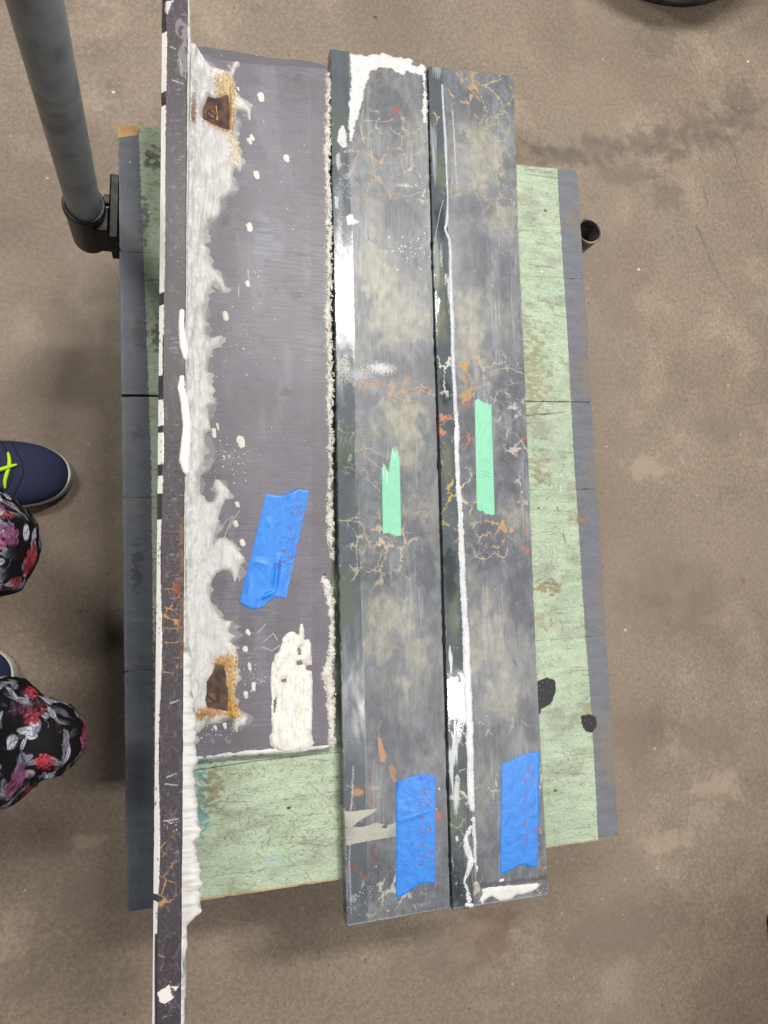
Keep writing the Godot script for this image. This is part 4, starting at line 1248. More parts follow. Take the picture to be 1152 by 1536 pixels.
func marble_board_two() -> Node3D:
	var t := thing("marbled_board", Vector3(0.365, DECK, -0.13), "marbled dark board next to the green border, with a white sealant line down its length", "stone board")
	var q := ground([642.5, 98, 700, 105, 771, 114, 778, 360, 789, 600, 805, 1000, 823.5, 1344, 750, 1355, 679, 1366.5, 661, 700, 650, 400], TOP)
	var tx := Tex.new(self, G(640, 94, TOP), Vector2(1, -0.022), 0.150, 1.10, 1850.0, TOP, c8(97, 100, 108), 0.42)
	var d := marble_base(tx, 800)
	var khaki := c8(141, 138, 125)
	for s in [[725, 230, 50, 90, 0.95], [715, 290, 40, 50, 0.7], [750, 330, 40, 36, 0.7], [700, 470, 30, 80, 0.9], [705, 520, 34, 60, 0.8], [745, 470, 40, 50, 0.5], [770, 780, 30, 40, 0.8], [730, 960, 50, 90, 0.9], [755, 1040, 40, 50, 0.8], [700, 870, 20, 60, 0.4], [725, 1200, 20, 60, 0.4], [740, 560, 30, 30, 0.3]]:
		tx.cloud(s[0], s[1], s[2], s[3], khaki, s[4] * 0.85, d.mid, -1.0, 1.7)
	for s in [[715, 160, 40, 40], [710, 310, 40, 30], [720, 390, 40, 60], [760, 420, 30, 60], [765, 580, 30, 60], [700, 640, 40, 60], [770, 690, 30, 60], [730, 820, 50, 60], [780, 900, 26, 90], [790, 1080, 20, 60], [720, 1110, 50, 50], [700, 1300, 60, 50], [800, 1250, 20, 80]]:
		tx.cloud(s[0], s[1], s[2], s[3], c8(69, 72, 82), 0.75, d.mid, -1.0, 1.0)
	tx.grain(d.streak, 0.06, 0.05)
	tx.grain(tx.nz(845, 70.0, 1, 0.7, 5), 0.13)
	tx.grain(d.fine, 0.09, 0.03)
	tx.fill(tx.pts([630, 94, 664, 100, 669, 211, 671, 330, 677, 420, 680, 560, 686, 683, 692, 817, 700, 1013, 705, 1131, 708, 1220, 712, 1400, 660, 1400]), c8(88, 95, 100), 0.8, 0.045, 0.0, d.fine, 0.8)
	tx.fill(tx.pts([630, 94, 664, 100, 669, 211, 671, 330, 677, 420, 680, 560, 686, 683, 692, 817, 700, 1013, 705, 1131, 708, 1220, 712, 1400, 660, 1400]), Color(0, 0, 0, 0), 1.0, 0.05, 0.0, d.fine, 0.8)
	for s in [[662, 260, 14, 50], [662, 470, 16, 60], [672, 690, 14, 60], [682, 930, 14, 60], [688, 1220, 18, 60], [658, 400, 10, 50]]:
		tx.cloud(s[0], s[1], s[2], s[3], c8(112, 118, 100), 0.75, d.mid)
	for s in [[668, 590, 14, 30], [674, 860, 14, 60], [690, 1320, 26, 50], [660, 330, 10, 30]]:
		tx.cloud(s[0], s[1], s[2], s[3], c8(52, 58, 62), 0.6, d.mid)
	var gold := c8(178, 138, 76)
	for s in [[720, 130, 60, 40, 172, 140, 84, 34.0], [745, 170, 34, 70, 164, 158, 120, 26.0], [690, 150, 24, 30, 170, 150, 110, 30.0], [755, 215, 26, 70, 160, 160, 140, 22.0], [710, 280, 60, 26, 178, 158, 128, 30.0], [750, 300, 40, 60, 158, 152, 126, 28.0], [700, 560, 30, 50, 182, 142, 84, 44.0], [745, 555, 50, 30, 178, 172, 160, 26.0], [760, 610, 40, 30, 186, 176, 166, 30.0], [775, 660, 26, 40, 186, 172, 160, 26.0], [665, 640, 20, 40, 190, 110, 70, 44.0], [700, 660, 24, 36, 170, 110, 92, 26.0], [696, 740, 26, 50, 196, 182, 144, 34.0], [672, 760, 16, 60, 168, 146, 60, 40.0], [735, 810, 60, 40, 176, 150, 118, 30.0], [785, 740, 18, 40, 180, 164, 150, 28.0], [790, 810, 14, 30, 176, 96, 72, 36.0], [730, 1085, 40, 30, 180, 172, 150, 26.0], [770, 1085, 40, 26, 176, 170, 156, 22.0], [735, 1175, 40, 30, 178, 174, 158, 30.0], [680, 1190, 26, 60, 188, 190, 184, 26.0], [810, 1270, 14, 60, 176, 128, 70, 40.0], [680, 1260, 24, 50, 150, 156, 140, 24.0], [668, 560, 20, 40, 196, 196, 186, 32.0]]:
		tx.veins(s[0], s[1], s[2], s[3], c8(s[4], s[5], s[6]), 0.88, s[7], d.net, d.gaps)
	for s in [[730, 150, 60, 70], [740, 290, 60, 60], [730, 590, 70, 60], [720, 800, 80, 60], [735, 1090, 70, 40], [690, 1300, 50, 60], [775, 680, 30, 60], [670, 700, 20, 90]]:
		tx.veins(s[0], s[1], s[2], s[3], c8(160, 158, 148), 0.4, 18.0, d.lace, d.gaps)
	for s in [[650, 168, 656, 178, 652, 186], [660, 176, 655, 182], [700, 130, 712, 140, 722, 152], [718, 178, 712, 170], [728, 172, 718, 186], [697, 540, 700, 556, 708, 572, 704, 590, 692, 606], [690, 562, 700, 575], [700, 600, 712, 588], [676, 284, 690, 282, 700, 287, 716, 293]]:
		tx.vein(tx.pts(s), 2.2, 1.2, gold, 0.9)
	tx.fill(tx.pts([692, 545, 702, 543, 700, 558, 694, 556]), gold, 0.9, 0.6, 0.05, d.fine, 2.0)
	tx.fill(tx.pts([700, 584, 708, 582, 706, 598, 694, 604]), gold, 0.9, 0.6, 0.05, d.fine, 2.0)
	tx.fill(tx.pts([753, 778, 762, 796, 758, 800, 748, 792]), c8(172, 134, 88), 0.9, 0.6, 0.05, d.fine, 2.0)
	for s in [[657, 638, 668, 632, 676, 622, 684, 614], [659, 652, 664, 660, 668, 668], [690, 612, 702, 606, 712, 606], [690, 668, 702, 664], [778, 656, 792, 658]]:
		tx.vein(tx.pts(s), 2.4, 1.2, c8(172, 70, 52), 0.85)
	for s in [[716, 293, 724, 310, 726, 318], [716, 293, 740, 296, 755, 284, 770, 276], [735, 565, 742, 555, 762, 552, 775, 556, 786, 562], [740, 628, 758, 640, 772, 652, 780, 660, 792, 680], [725, 538, 716, 548], [757, 780, 730, 820, 716, 832, 708, 820, 700, 815], [712, 834, 730, 838, 742, 828, 756, 836, 762, 822], [733, 574, 734, 590, 742, 600, 760, 604, 780, 612]]:
		tx.vein(tx.pts(s), 1.3, 0.9, c8(188, 176, 156), 0.85)
	# white lines, smears, flecks
	for s in [[679, 165, 681, 200, 683, 240, 686, 285]]:
		tx.stroke(tx.pts(s), 2.2, 1.6, c8(176, 178, 180), 0.65, 1.2)
	tx.stroke(tx.pts([665, 300, 660, 318, 655, 344, 652, 360]), 1.0, 0.9, c8(196, 202, 208), 0.8, 0.3)
	for s in [[650, 212, 6, 40], [652, 240, 6, 40], [654, 390, 8, 50], [650, 470, 6, 60], [655, 104, 10, 16]]:
		tx.cloud(s[0], s[1], s[2], s[3], c8(178, 184, 184), 0.55, d.streak)
	for s in [[676, 990, 4, 26], [683, 1120, 7, 40], [676, 1150, 6, 50], [684, 1190, 6, 40]]:
		tx.cloud(s[0], s[1], s[2], s[3], c8(186, 190, 194), 0.8, d.streak, 0.4)
	tx.cloud(760, 1000, 50, 90, c8(150, 150, 146), 0.28, d.streak)
	tx.flecks(160, 740, 650, 70, 1000, 0.6, 1.6, c8(205, 205, 205), 0.75)
	tx.flecks(70, 745, 400, 50, 90, 0.6, 1.8, c8(205, 205, 210), 0.8)
	tx.flecks(50, 777, 600, 4, 600, 0.7, 1.6, c8(216, 216, 214), 0.85)
	tx.flecks(60, 700, 1330, 50, 30, 0.7, 2.4, c8(222, 222, 220), 0.85)
	tx.flecks(50, 812, 1165, 6, 26, 0.8, 2.6, c8(214, 214, 208), 0.9)
	tx.flecks(20, 815, 1290, 8, 40, 0.8, 2.6, c8(186, 146, 92), 0.9)
	tx.flecks(20, 812, 1335, 12, 12, 0.8, 2.6, c8(220, 220, 214), 0.9)
	tx.fill(tx.pts([683, 1255, 687, 1253, 688, 1262, 684, 1262]), c8(200, 202, 200), 0.85, 0.5)
	for k in 90:
		var p := tx.at(rng.randf_range(700, 790), rng.randf_range(120, 1340))
		var a := rng.randfn(1.5, 0.4)
		tx.stroke(PackedVector2Array([p, p + Vector2(cos(a), sin(a)) * rng.randf_range(6, 50)]), 0.7, 0.5, c8(150, 151, 154), 0.5, 0.3)
	tx.stroke(tx.pts([764, 340, 770, 520]), 0.8, 0.7, c8(140, 142, 150), 0.5, 0.3)
	for s in [[764, 868, 770, 890], [770, 990, 776, 1000]]:
		tx.stroke(tx.pts(s), 3.0, 2.0, c8(62, 62, 66), 0.5, 0.4)
	tx.stroke(tx.pts([716, 1330, 822, 1316]), 6.0, 6.0, c8(58, 58, 62), 0.5, 2.0)
	tx.fill(tx.pts([690, 1300, 716, 1320, 716, 1370, 690, 1372, 680, 1340]), c8(56, 58, 62), 0.5, -1, 0.0, d.fine, 4.0)
	tx.stroke(tx.pts([680, 1363, 750, 1352, 822, 1341]), 1.8, 1.6, c8(150, 150, 148), 0.5, 1.2)
	tx.stroke(tx.pts([771, 118, 778, 360, 789, 600, 805, 1000, 822, 1340]), 1.2, 1.0, c8(150, 150, 150), 0.5, 0.8)
	for k in 40:
		tx.cloud(rng.randf_range(650, 705), rng.randf_range(110, 1340), rng.randf_range(3, 8), rng.randf_range(8, 40), c8(92, 98, 104), 0.4, d.fine, 0.32, 3.4)
	for k in 26:
		tx.cloud(rng.randf_range(705, 790), rng.randf_range(110, 1350), rng.randf_range(3, 14), rng.randf_range(20, 90), c8(158, 160, 164), rng.randf_range(0.15, 0.4), d.streak, -1.0, 3.2)
	for k in 40:                                          # small chips along both long edges
		var v := rng.randf()
		var e := q[0].lerp(q[8], v) if k % 2 else q[2].lerp(q[6], v)
		var r := rng.randf_range(0.8, 2.6)
		tx.dab((e - tx.o) * Transform2D(tx.ex, tx.ez, Vector2.ZERO) * tx.ppm, r, r * rng.randf_range(1.0, 3.5), c8(160, 160, 160) if rng.randf() < 0.6 else c8(40, 42, 46), 0.7, 0.8, -0.3, 0.5)
	for k in 46:
		tx.cloud(rng.randf_range(660, 800), rng.randf_range(110, 1350), rng.randf_range(6, 26), rng.randf_range(8, 40), c8(150, 153, 158) if k % 2 else c8(66, 68, 76), rng.randf_range(0.12, 0.3), d.fine)
	tx.flecks(420, 735, 720, 90, 1100, 0.5, 1.2, c8(186, 188, 190), 0.6)
	var m := tx.material(0.03)
	part("board_body", board(edged(q, 0.005, 0.0008, 601, 0.003), DECK + 0.0006, TOP, 0.0008, tx), m, t)
	var pm := plain(Color.WHITE, 0.35)
	pm.vertex_color_use_as_albedo = true
	var bluish := [c8(176, 182, 192), c8(196, 200, 206), c8(140, 146, 156)]
	var pale := [c8(206, 209, 214), c8(190, 194, 200), c8(120, 122, 126)]
	part("sealant_bead", putty([], strip([663, 128, 1.6, 665, 160, 2.0, 668, 211, 2.4, 670.5, 267, 1.6, 671.5, 300, 1.0, 671, 330, 2.4, 667.5, 344, 1.6, 674, 360, 2.4, 676, 385, 2.6, 676, 427, 3.4, 678.6, 474, 3.8, 679, 524, 3.4, 680.5, 560, 3.0, 684, 619, 3.6], TOP), [], TOP, 0.0012, 0.0012, 0.0008, 621, bluish, [], 0.0009), pm, t)
	part("sealant_bead", putty([], strip([684, 618, 3.8, 686, 683, 3.4, 688.6, 744, 4.2, 692, 817, 4.6, 694, 867, 4.6, 695.5, 900, 5.2, 697, 924, 5.4, 700, 980, 6, 702, 1040, 6.4, 704, 1087, 6.4, 705.5, 1131, 5.4, 706, 1180, 5.6, 708, 1212, 4], TOP), [], TOP, 0.0008, 0.0012, 0.0007, 622, pale, [], 0.0020), pm, t)
	part("sealant_bead", putty([], strip([710, 1228, 3, 712, 1260, 2.6, 713, 1285, 2.4, 716, 1308, 1.2], TOP) + strip([706, 1240, 2, 699, 1256, 4, 700, 1270, 4.4, 706, 1290, 5.4, 704, 1304, 4, 698, 1318, 1.6, 697, 1324, 1.4, 701, 1334, 2.4, 704, 1352, 3.0], TOP), [], TOP, 0.0009, 0.0008, 0.0007, 623, pale, [], 0.0016, [], 0.17), pm, t)
	var fresh := [c8(212, 212, 210), c8(198, 197, 193), c8(158, 155, 149)]
	part("white_paint", putty([ground([722, 1334, 732, 1331, 760, 1329, 790, 1326, 806, 1324, 810, 1328, 804, 1334, 790, 1340, 776, 1342, 764, 1349, 752, 1352, 738, 1344, 726, 1350, 724, 1356, 719, 1350, 724, 1342], TOP)], [], [], TOP, 0.0009, 0.0009, 0.0008, 624, fresh, [], 0.0010), pm, t, "flaking white paint patch along the end")
	part("paint_splat", putty([], strip([714, 1327, 4.5, 716, 1334, 5, 712, 1340, 3], TOP), [], TOP, 0.0008, 0.0008, 0.0008, 625, [c8(172, 170, 164), c8(150, 148, 142), c8(110, 108, 104)], [], 0.0012), pm, t)
	part("paint_splat", putty([], strip([700, 1357, 3, 707, 1358, 3], TOP), [], TOP, 0.0008, 0.0008, 0.0008, 626, fresh, [], 0.0010), pm, t)
	part("paint_splat", putty([], strip([751, 1321, 2.4, 755, 1320, 2], TOP), [], TOP, 0.0008, 0.0008, 0.0008, 627, fresh, [], 0.0010), pm, t)
	return t


# ---------------------------------------------------------------- tape
# handwriting in a unit box: x to the right, y down; strokes parted by null
func glyph(ch: String) -> Array:
	match ch:
		"3": return [[0.1, 0.15, 0.5, 0.0, 0.85, 0.2, 0.45, 0.45, 0.9, 0.65, 0.6, 0.98, 0.05, 0.85]]
		"4": return [[0.25, 0.0, 0.05, 0.5, 0.85, 0.5], [0.7, 0.1, 0.62, 1.0]]
		"2": return [[0.1, 0.25, 0.45, 0.0, 0.8, 0.25, 0.2, 0.95, 0.5, 0.8, 0.95, 0.95]]
		"5": return [[0.8, 0.0, 0.25, 0.05, 0.2, 0.42, 0.7, 0.45, 0.8, 0.8, 0.4, 1.0, 0.05, 0.85]]
		"7": return [[0.1, 0.05, 0.9, 0.05, 0.5, 0.5, 0.35, 1.0]]
		"x": return [[0.15, 0.4, 0.85, 1.0], [0.85, 0.4, 0.15, 1.0]]
		"/": return [[0.95, -0.15, 0.05, 1.15]]
		"\"": return [[0.25, 0.0, 0.2, 0.35], [0.65, 0.0, 0.6, 0.35]]
		"#": return [[0.35, 0.0, 0.2, 1.0], [0.75, 0.0, 0.6, 1.0], [0.0, 0.35, 1.0, 0.3], [0.0, 0.7, 1.0, 0.65]]
		"6": return [[0.8, 0.0, 0.3, 0.35, 0.15, 0.8, 0.5, 1.0, 0.8, 0.75, 0.5, 0.5, 0.2, 0.7]]
	return []


# words written along the tape (down its length), tops of the letters towards its right edge; u is 0..1 across, v 0..1 along
func write(tx: Tex, text: Array, c: Color, r: float, a: float) -> void:
	for e in text:
		for s in glyph(e[0]):
			var line := PackedVector2Array()
			for i in range(0, s.size(), 2):
				line.append(Vector2((e[1] - s[i + 1] * e[3]) * tx.w + rng.randf_range(-0.8, 0.8), (e[2] + s[i] * e[4]) * tx.h + rng.randf_range(-0.8, 0.8)))
			tx.stroke(line, r * 1.25, r, c, minf(1.0, a * 1.1), 0.2)


# corners px: top left, top right, bottom right, bottom left; the two torn ends as offsets along v at equal steps of u
func tape(called: String, corners: Array, top: Array, end: Array, mat: Material, parent: Node3D, label: String, ridges: Array, lift: float) -> void:
	var c := ground(corners, TOP)
	var st := SurfaceTool.new()
	st.begin(Mesh.PRIMITIVE_TRIANGLES)
	st.set_smooth_group(0)
	var nu := 36
	var nv := 110
	var n := FastNoiseLite.new()
	n.seed = called.length() + int(corners[0])
	n.frequency = 1.0
	var at := func(list: Array, u: float) -> float:
		var f := u * (list.size() - 1)
		var k := mini(int(f), list.size() - 2)
		return lerpf(list[k], list[k + 1], f - k)
	for j in nv + 1:
		for i in nu + 1:
			var u := float(i) / nu
			var v0: float = at.call(top, u) + 0.004 * n.get_noise_1d(u * 40.0)
			var v1: float = 1.0 + at.call(end, u) + 0.004 * n.get_noise_1d(u * 40.0 + 90.0)
			var v := lerpf(v0, v1, float(j) / nv)
			var p := c[0].lerp(c[1], u).lerp(c[3].lerp(c[2], u), v)
			var y := TOP + 0.0005 + 0.00022 * (1.0 + n.get_noise_2d(p.x * 110.0, p.y * 60.0))
			for r in ridges:     # a fold: from (u, v) to (u, v), height, width
				var a := Vector2(r[0], r[1] * 2.6)
				var b := Vector2(r[2], r[3] * 2.6)
				var w := Vector2(u, v * 2.6)
				var t := clampf((w - a).dot(b - a) / (b - a).length_squared(), 0.0, 1.0)
				var d: float = (w - a - (b - a) * t).length() / r[5]
				if d < 1.0: y += r[4] * (1.0 - d) * (1.0 - d * 0.5) * sin(PI * clampf(t * 0.9 + 0.1, 0.0, 1.0))
			y += lift * smoothstep(0.86, 1.0, v) * (1.0 - u) * 0.6
			if i == 0 or i == nu or j == 0 or j == nv: y = minf(y, TOP + 0.00035 + lift * smoothstep(0.86, 1.0, v) * (1.0 - u) * 0.6)
			st.set_uv(Vector2(u, clampf(v, 0.0, 1.0)))
			st.add_vertex(Vector3(p.x, y, p.y))
	for j in nv:
		for i in nu:
			var k := j * (nu + 1) + i
			for e in [k, k + 1, k + nu + 2, k, k + nu + 2, k + nu + 1]: st.add_index(e)
	st.generate_normals()
	part(called, st.commit(), mat, parent, label)


func tape_tex(sd: int, c: Color, dark: Color, pale: Color, pale_amount: float) -> Tex:
	var tx := Tex.new(self, Vector2.ZERO, Vector2.RIGHT, 0.05, 0.15, 3400.0, TOP, c, 0.42)
	tx.layer(tx.nz(sd, 40.0, 1, 1, 4), 140, 215, dark, 0.55)
	tx.layer(tx.nz(sd + 1, 90.0, 1, 1, 4), 150, 230, pale, pale_amount)
	tx.grain(tx.nz(sd + 2, 420.0, 1, 1, 2), 0.09, 0.04)
	var crepe := tx.nz(sd + 3, 500.0, 1, 0.2, 2)
	for i in tx.w * tx.h: tx.Z[i] += (crepe[i] - 128) / 700.0
	return tx


func tapes(b1: Node3D, b2: Node3D) -> void:
	var slab: Node3D = get_node("angle_slab")
	var blue := c8(30, 122, 212)
	var deep := c8(18, 106, 204)
	var pale := c8(72, 148, 226)
	var red := c8(150, 52, 62)
	# on the slab: 33" x 7" x 3/4"
	var t1 := tape_tex(900, blue, deep, pale, 0.3)
	write(t1, [["3", 0.90, 0.115, 0.20, 0.055], ["3", 0.92, 0.19, 0.22, 0.05], ["\"", 0.98, 0.27, 0.2, 0.05], ["x", 0.86, 0.32, 0.2, 0.05], ["7", 0.90, 0.40, 0.30, 0.07], ["\"", 1.0, 0.49, 0.2, 0.06], ["x", 0.84, 0.535, 0.2, 0.05], ["3", 0.97, 0.595, 0.14, 0.042], ["/", 0.93, 0.625, 0.30, 0.075], ["4", 0.74, 0.68, 0.17, 0.05], ["\"", 0.98, 0.75, 0.16, 0.05]], c8(120, 40, 70), 1.7, 0.85)
	t1.stroke(PackedVector2Array([Vector2(0.56 * t1.w, 0.69 * t1.h), Vector2(0.72 * t1.w, 0.66 * t1.h), Vector2(0.99 * t1.w, 0.635 * t1.h)]), 1.3, 1.0, c8(36, 40, 90), 0.9, 0.3)
	tape("blue_tape", [399, 741, 464, 736, 429, 897, 359, 903], [0.0, 0.012, 0.022, 0.028, 0.01, -0.015, -0.022, -0.01, 0.0], [0.0, 0.03, 0.055, 0.075, 0.075, 0.05, 0.0, -0.02, -0.005, 0.0], t1.material(0.015), slab, "wrinkled blue tape with handwritten red dimensions", [[0.62, 0.60, 0.72, 0.98, 0.0034, 0.10], [0.45, 0.98, 0.72, 0.92, 0.0028, 0.12], [0.05, 0.62, 0.55, 0.70, 0.0012, 0.16], [0.5, 0.05, 0.75, 0.0, 0.0012, 0.14], [0.2, 0.25, 0.3, 0.34, 0.0008, 0.1], [0.1, 0.75, 0.15, 0.95, 0.001, 0.12]], 0.002)
	for k in 2:
		var t := tape_tex(910 + k * 10, blue, deep, pale, 0.35)
		if k == 0:
			for s in [[0.3, 0.24], [0.2, 0.34], [0.5, 0.28], [0.35, 0.3], [0.1, 0.36]]:
				var nb := t.nz(77, 60.0)
				for yy in range(int((s[1] - 0.07) * t.h), int((s[1] + 0.05) * t.h)):
					for xx in range(0, int(t.w * 0.95)):
						if nb[yy * t.w + xx] > 150: t.px1(yy * t.w + xx, c8(104, 166, 236), 0.16, -1.0, 0.0)
				break
			t.fill(PackedVector2Array([Vector2(0, 0), Vector2(t.w * 0.2, 0), Vector2(0, t.h * 0.1)]), c8(22, 92, 200), 0.9)
			t.fill(PackedVector2Array([Vector2(t.w * 0.55, 0), Vector2(t.w * 0.8, 0), Vector2(t.w * 0.74, t.h * 0.02), Vector2(t.w * 0.58, t.h * 0.022)]), c8(22, 92, 200), 0.8)
		write(t, [["4", 0.86, 0.10, 0.30, 0.075], ["2", 0.90, 0.19, 0.34, 0.07], ["\"", 1.0, 0.265, 0.14, 0.05], ["x", 0.76, 0.335, 0.18, 0.045], ["5", 0.86, 0.43, 0.27, 0.075], ["\"", 0.98, 0.52, 0.12, 0.045], ["x", 0.76, 0.575, 0.17, 0.045], ["3", 0.94, 0.645, 0.15, 0.042], ["/", 0.90, 0.675, 0.28, 0.075], ["4", 0.71, 0.73, 0.17, 0.05], ["\"", 0.94, 0.80, 0.12, 0.05]], c8(136, 50, 84) if k == 0 else c8(150, 66, 110), 1.7, 0.85)
		if k == 0:
			tape("blue_tape", [594, 1170, 654, 1164, 653, 1332, 594, 1346], [0.012, 0.0, -0.012, -0.02, -0.034, -0.036, -0.012, -0.006], [0.0, 0.0, -0.012, -0.045, -0.062, -0.066, -0.055, -0.05], t.material(0.015), b1, "blue tape with handwritten red dimensions, creased across the middle", [[0.0, 0.36, 0.95, 0.30, 0.0005, 0.10], [0.1, 0.26, 0.6, 0.3, 0.0004, 0.12]], 0.0)
		else:
			tape("blue_tape", [752, 1143, 809, 1128, 807, 1302, 750, 1311], [0.015, 0.01, -0.008, -0.018, -0.016, -0.006], [0.0, -0.006, -0.03, -0.052, -0.044, -0.02, -0.006], t.material(0.015), b2, "smooth blue tape with handwritten red dimensions", [], 0.0)
	var mint := c8(130, 200, 168)
	var g1 := tape_tex(940, mint, c8(116, 190, 154), c8(150, 218, 184), 0.3)
	write(g1, [["5", 0.72, 0.22, 0.3, 0.06]], c8(92, 150, 128), 1.2, 0.6)
	g1.dab(Vector2(g1.w * 0.35, g1.h * 0.66), 1.8, 1.8, c8(40, 90, 60), 0.9)
	for s in [[0.1, 0.33, 0.02, 0.2], [0.28, 0.42, 0.3, 0.25], [0.2, 0.4, 0.4, 0.15], [0.6, 0.02, 0.75, 0.12]]:
		g1.stroke(PackedVector2Array([Vector2(s[0] * g1.w, s[1] * g1.h), Vector2(s[2] * g1.w, s[3] * g1.h)]), 2.0, 7.0, c8(186, 222, 206), 0.6, 2.0)
	tape("green_tape", [572, 672, 599, 672, 602, 804, 574, 801], [0.28, 0.17, 0.20, 0.25, 0.29, 0.16, 0.04, -0.01, 0.05, 0.0, 0.06, 0.12], [0.0, -0.01, -0.02, 0.0, 0.01, 0.008, 0.0], g1.material(0.012), b1, "short green tape torn to ragged points at one end", [], 0.0)
	var g2 := tape_tex(950, mint, c8(118, 192, 156), c8(140, 214, 176), 0.2)
	write(g2, [["6", 0.90, 0.50, 0.55, 0.07], ["#", 0.85, 0.61, 0.55, 0.08]], c8(94, 152, 130), 1.3, 0.65)
	tape("green_tape", [712, 603, 737, 607, 742, 771, 715, 766], [-0.01, -0.035, -0.02, -0.006, 0.0, 0.0], [-0.012, 0.0, -0.008, 0.02, 0.01, 0.02, 0.0], g2.material(0.012), b2, "long green tape with clean edges and a pencilled mark", [], 0.0)


# ---------------------------------------------------------------- people
func floral() -> StandardMaterial3D:
	var t := Tex.new(self, Vector2.ZERO, Vector2.RIGHT, 0.42, 0.84, 1500.0, 0.0, c8(15, 14, 17), 0.75)
	var n := t.nz(71, 60.0)
	for k in 760:                                         # pale leaves and feathers
		var p := Vector2(rng.randf() * t.w, rng.randf() * t.h)
		var a := rng.randf() * TAU
		var l := rng.randf_range(16, 46)
		var d := Vector2(cos(a), sin(a))
		var w := rng.randf_range(5, 13)
		var c := c8(196, 196, 208) if rng.randf() < 0.7 else c8(130, 130, 148)
		var line := PackedVector2Array()
		for s in 7: line.append(p + d * l * s / 6.0 + d.orthogonal() * sin(s * 0.5) * 4.0)
		for s in 6:
			var r: float = w * sin(PI * (s + 0.6) / 6.6)
			t.dab(line[s], r, r, c, 0.8, -1, 0.0, 0.7)
		t.stroke(line, 0.9, 0.7, c8(40, 40, 50), 0.8, 0.4)
		for s in 4: t.stroke(PackedVector2Array([line[s + 1], line[s + 1] + (d + d.orthogonal() * (1 if s % 2 else -1)) * w]), 0.8, 0.6, c8(60, 60, 72), 0.6, 0.3)
	for k in 115:                                          # roses, red and mauve
		var p := Vector2(rng.randf() * t.w, rng.randf() * t.h)
		var red := rng.randf() < 0.68
		var c := c8(168, 58, 72) if red else c8(134, 82, 116)
		var c2 := c8(112, 16, 30) if red else c8(84, 42, 70)
		var r := rng.randf_range(13, 24)
		for e in 16:
			var a := e * 2.4
			var q := p + Vector2(cos(a), sin(a) * 1.3) * r * sqrt(e / 16.0)
			t.dab(q, r * 0.34, r * 0.30, c.lerp(c2, rng.randf() * 0.5), 0.95, -1, 0.0, 0.7)
			var ar := PackedVector2Array()
			for s in 5: ar.append(q + Vector2(cos(a + s * 0.5), sin(a + s * 0.5)) * r * 0.3)
			t.stroke(ar, 0.9, 0.7, c2, 0.75, 0.3)
			if e % 3 == 0: t.dab(q + Vector2(1, -2), r * 0.12, r * 0.1, c.lightened(0.35), 0.7)
	for k in 160:
		var p := Vector2(rng.randf() * t.w, rng.randf() * t.h)
		var line := PackedVector2Array([p])
		var a := rng.randf() * TAU
		for s in 5:
			a += rng.randfn(0, 0.5)
			line.append(line[-1] + Vector2(cos(a), sin(a)) * 6.0)
		t.stroke(line, 0.9, 0.6, c8(170, 170, 184), 0.8, 0.2)
	t.grain(n, 0.1)
	t.grain(t.nz(72, 420.0, 1, 1, 2), 0.12)
	var m := t.material(0.0, 0.3)
	m.uv1_triplanar = true
	m.uv1_scale = Vector3(1.0 / 0.22, 1.0 / 0.44, 1.0 / 0.44)
	m.uv1_triplanar_sharpness = 6.0
	return m


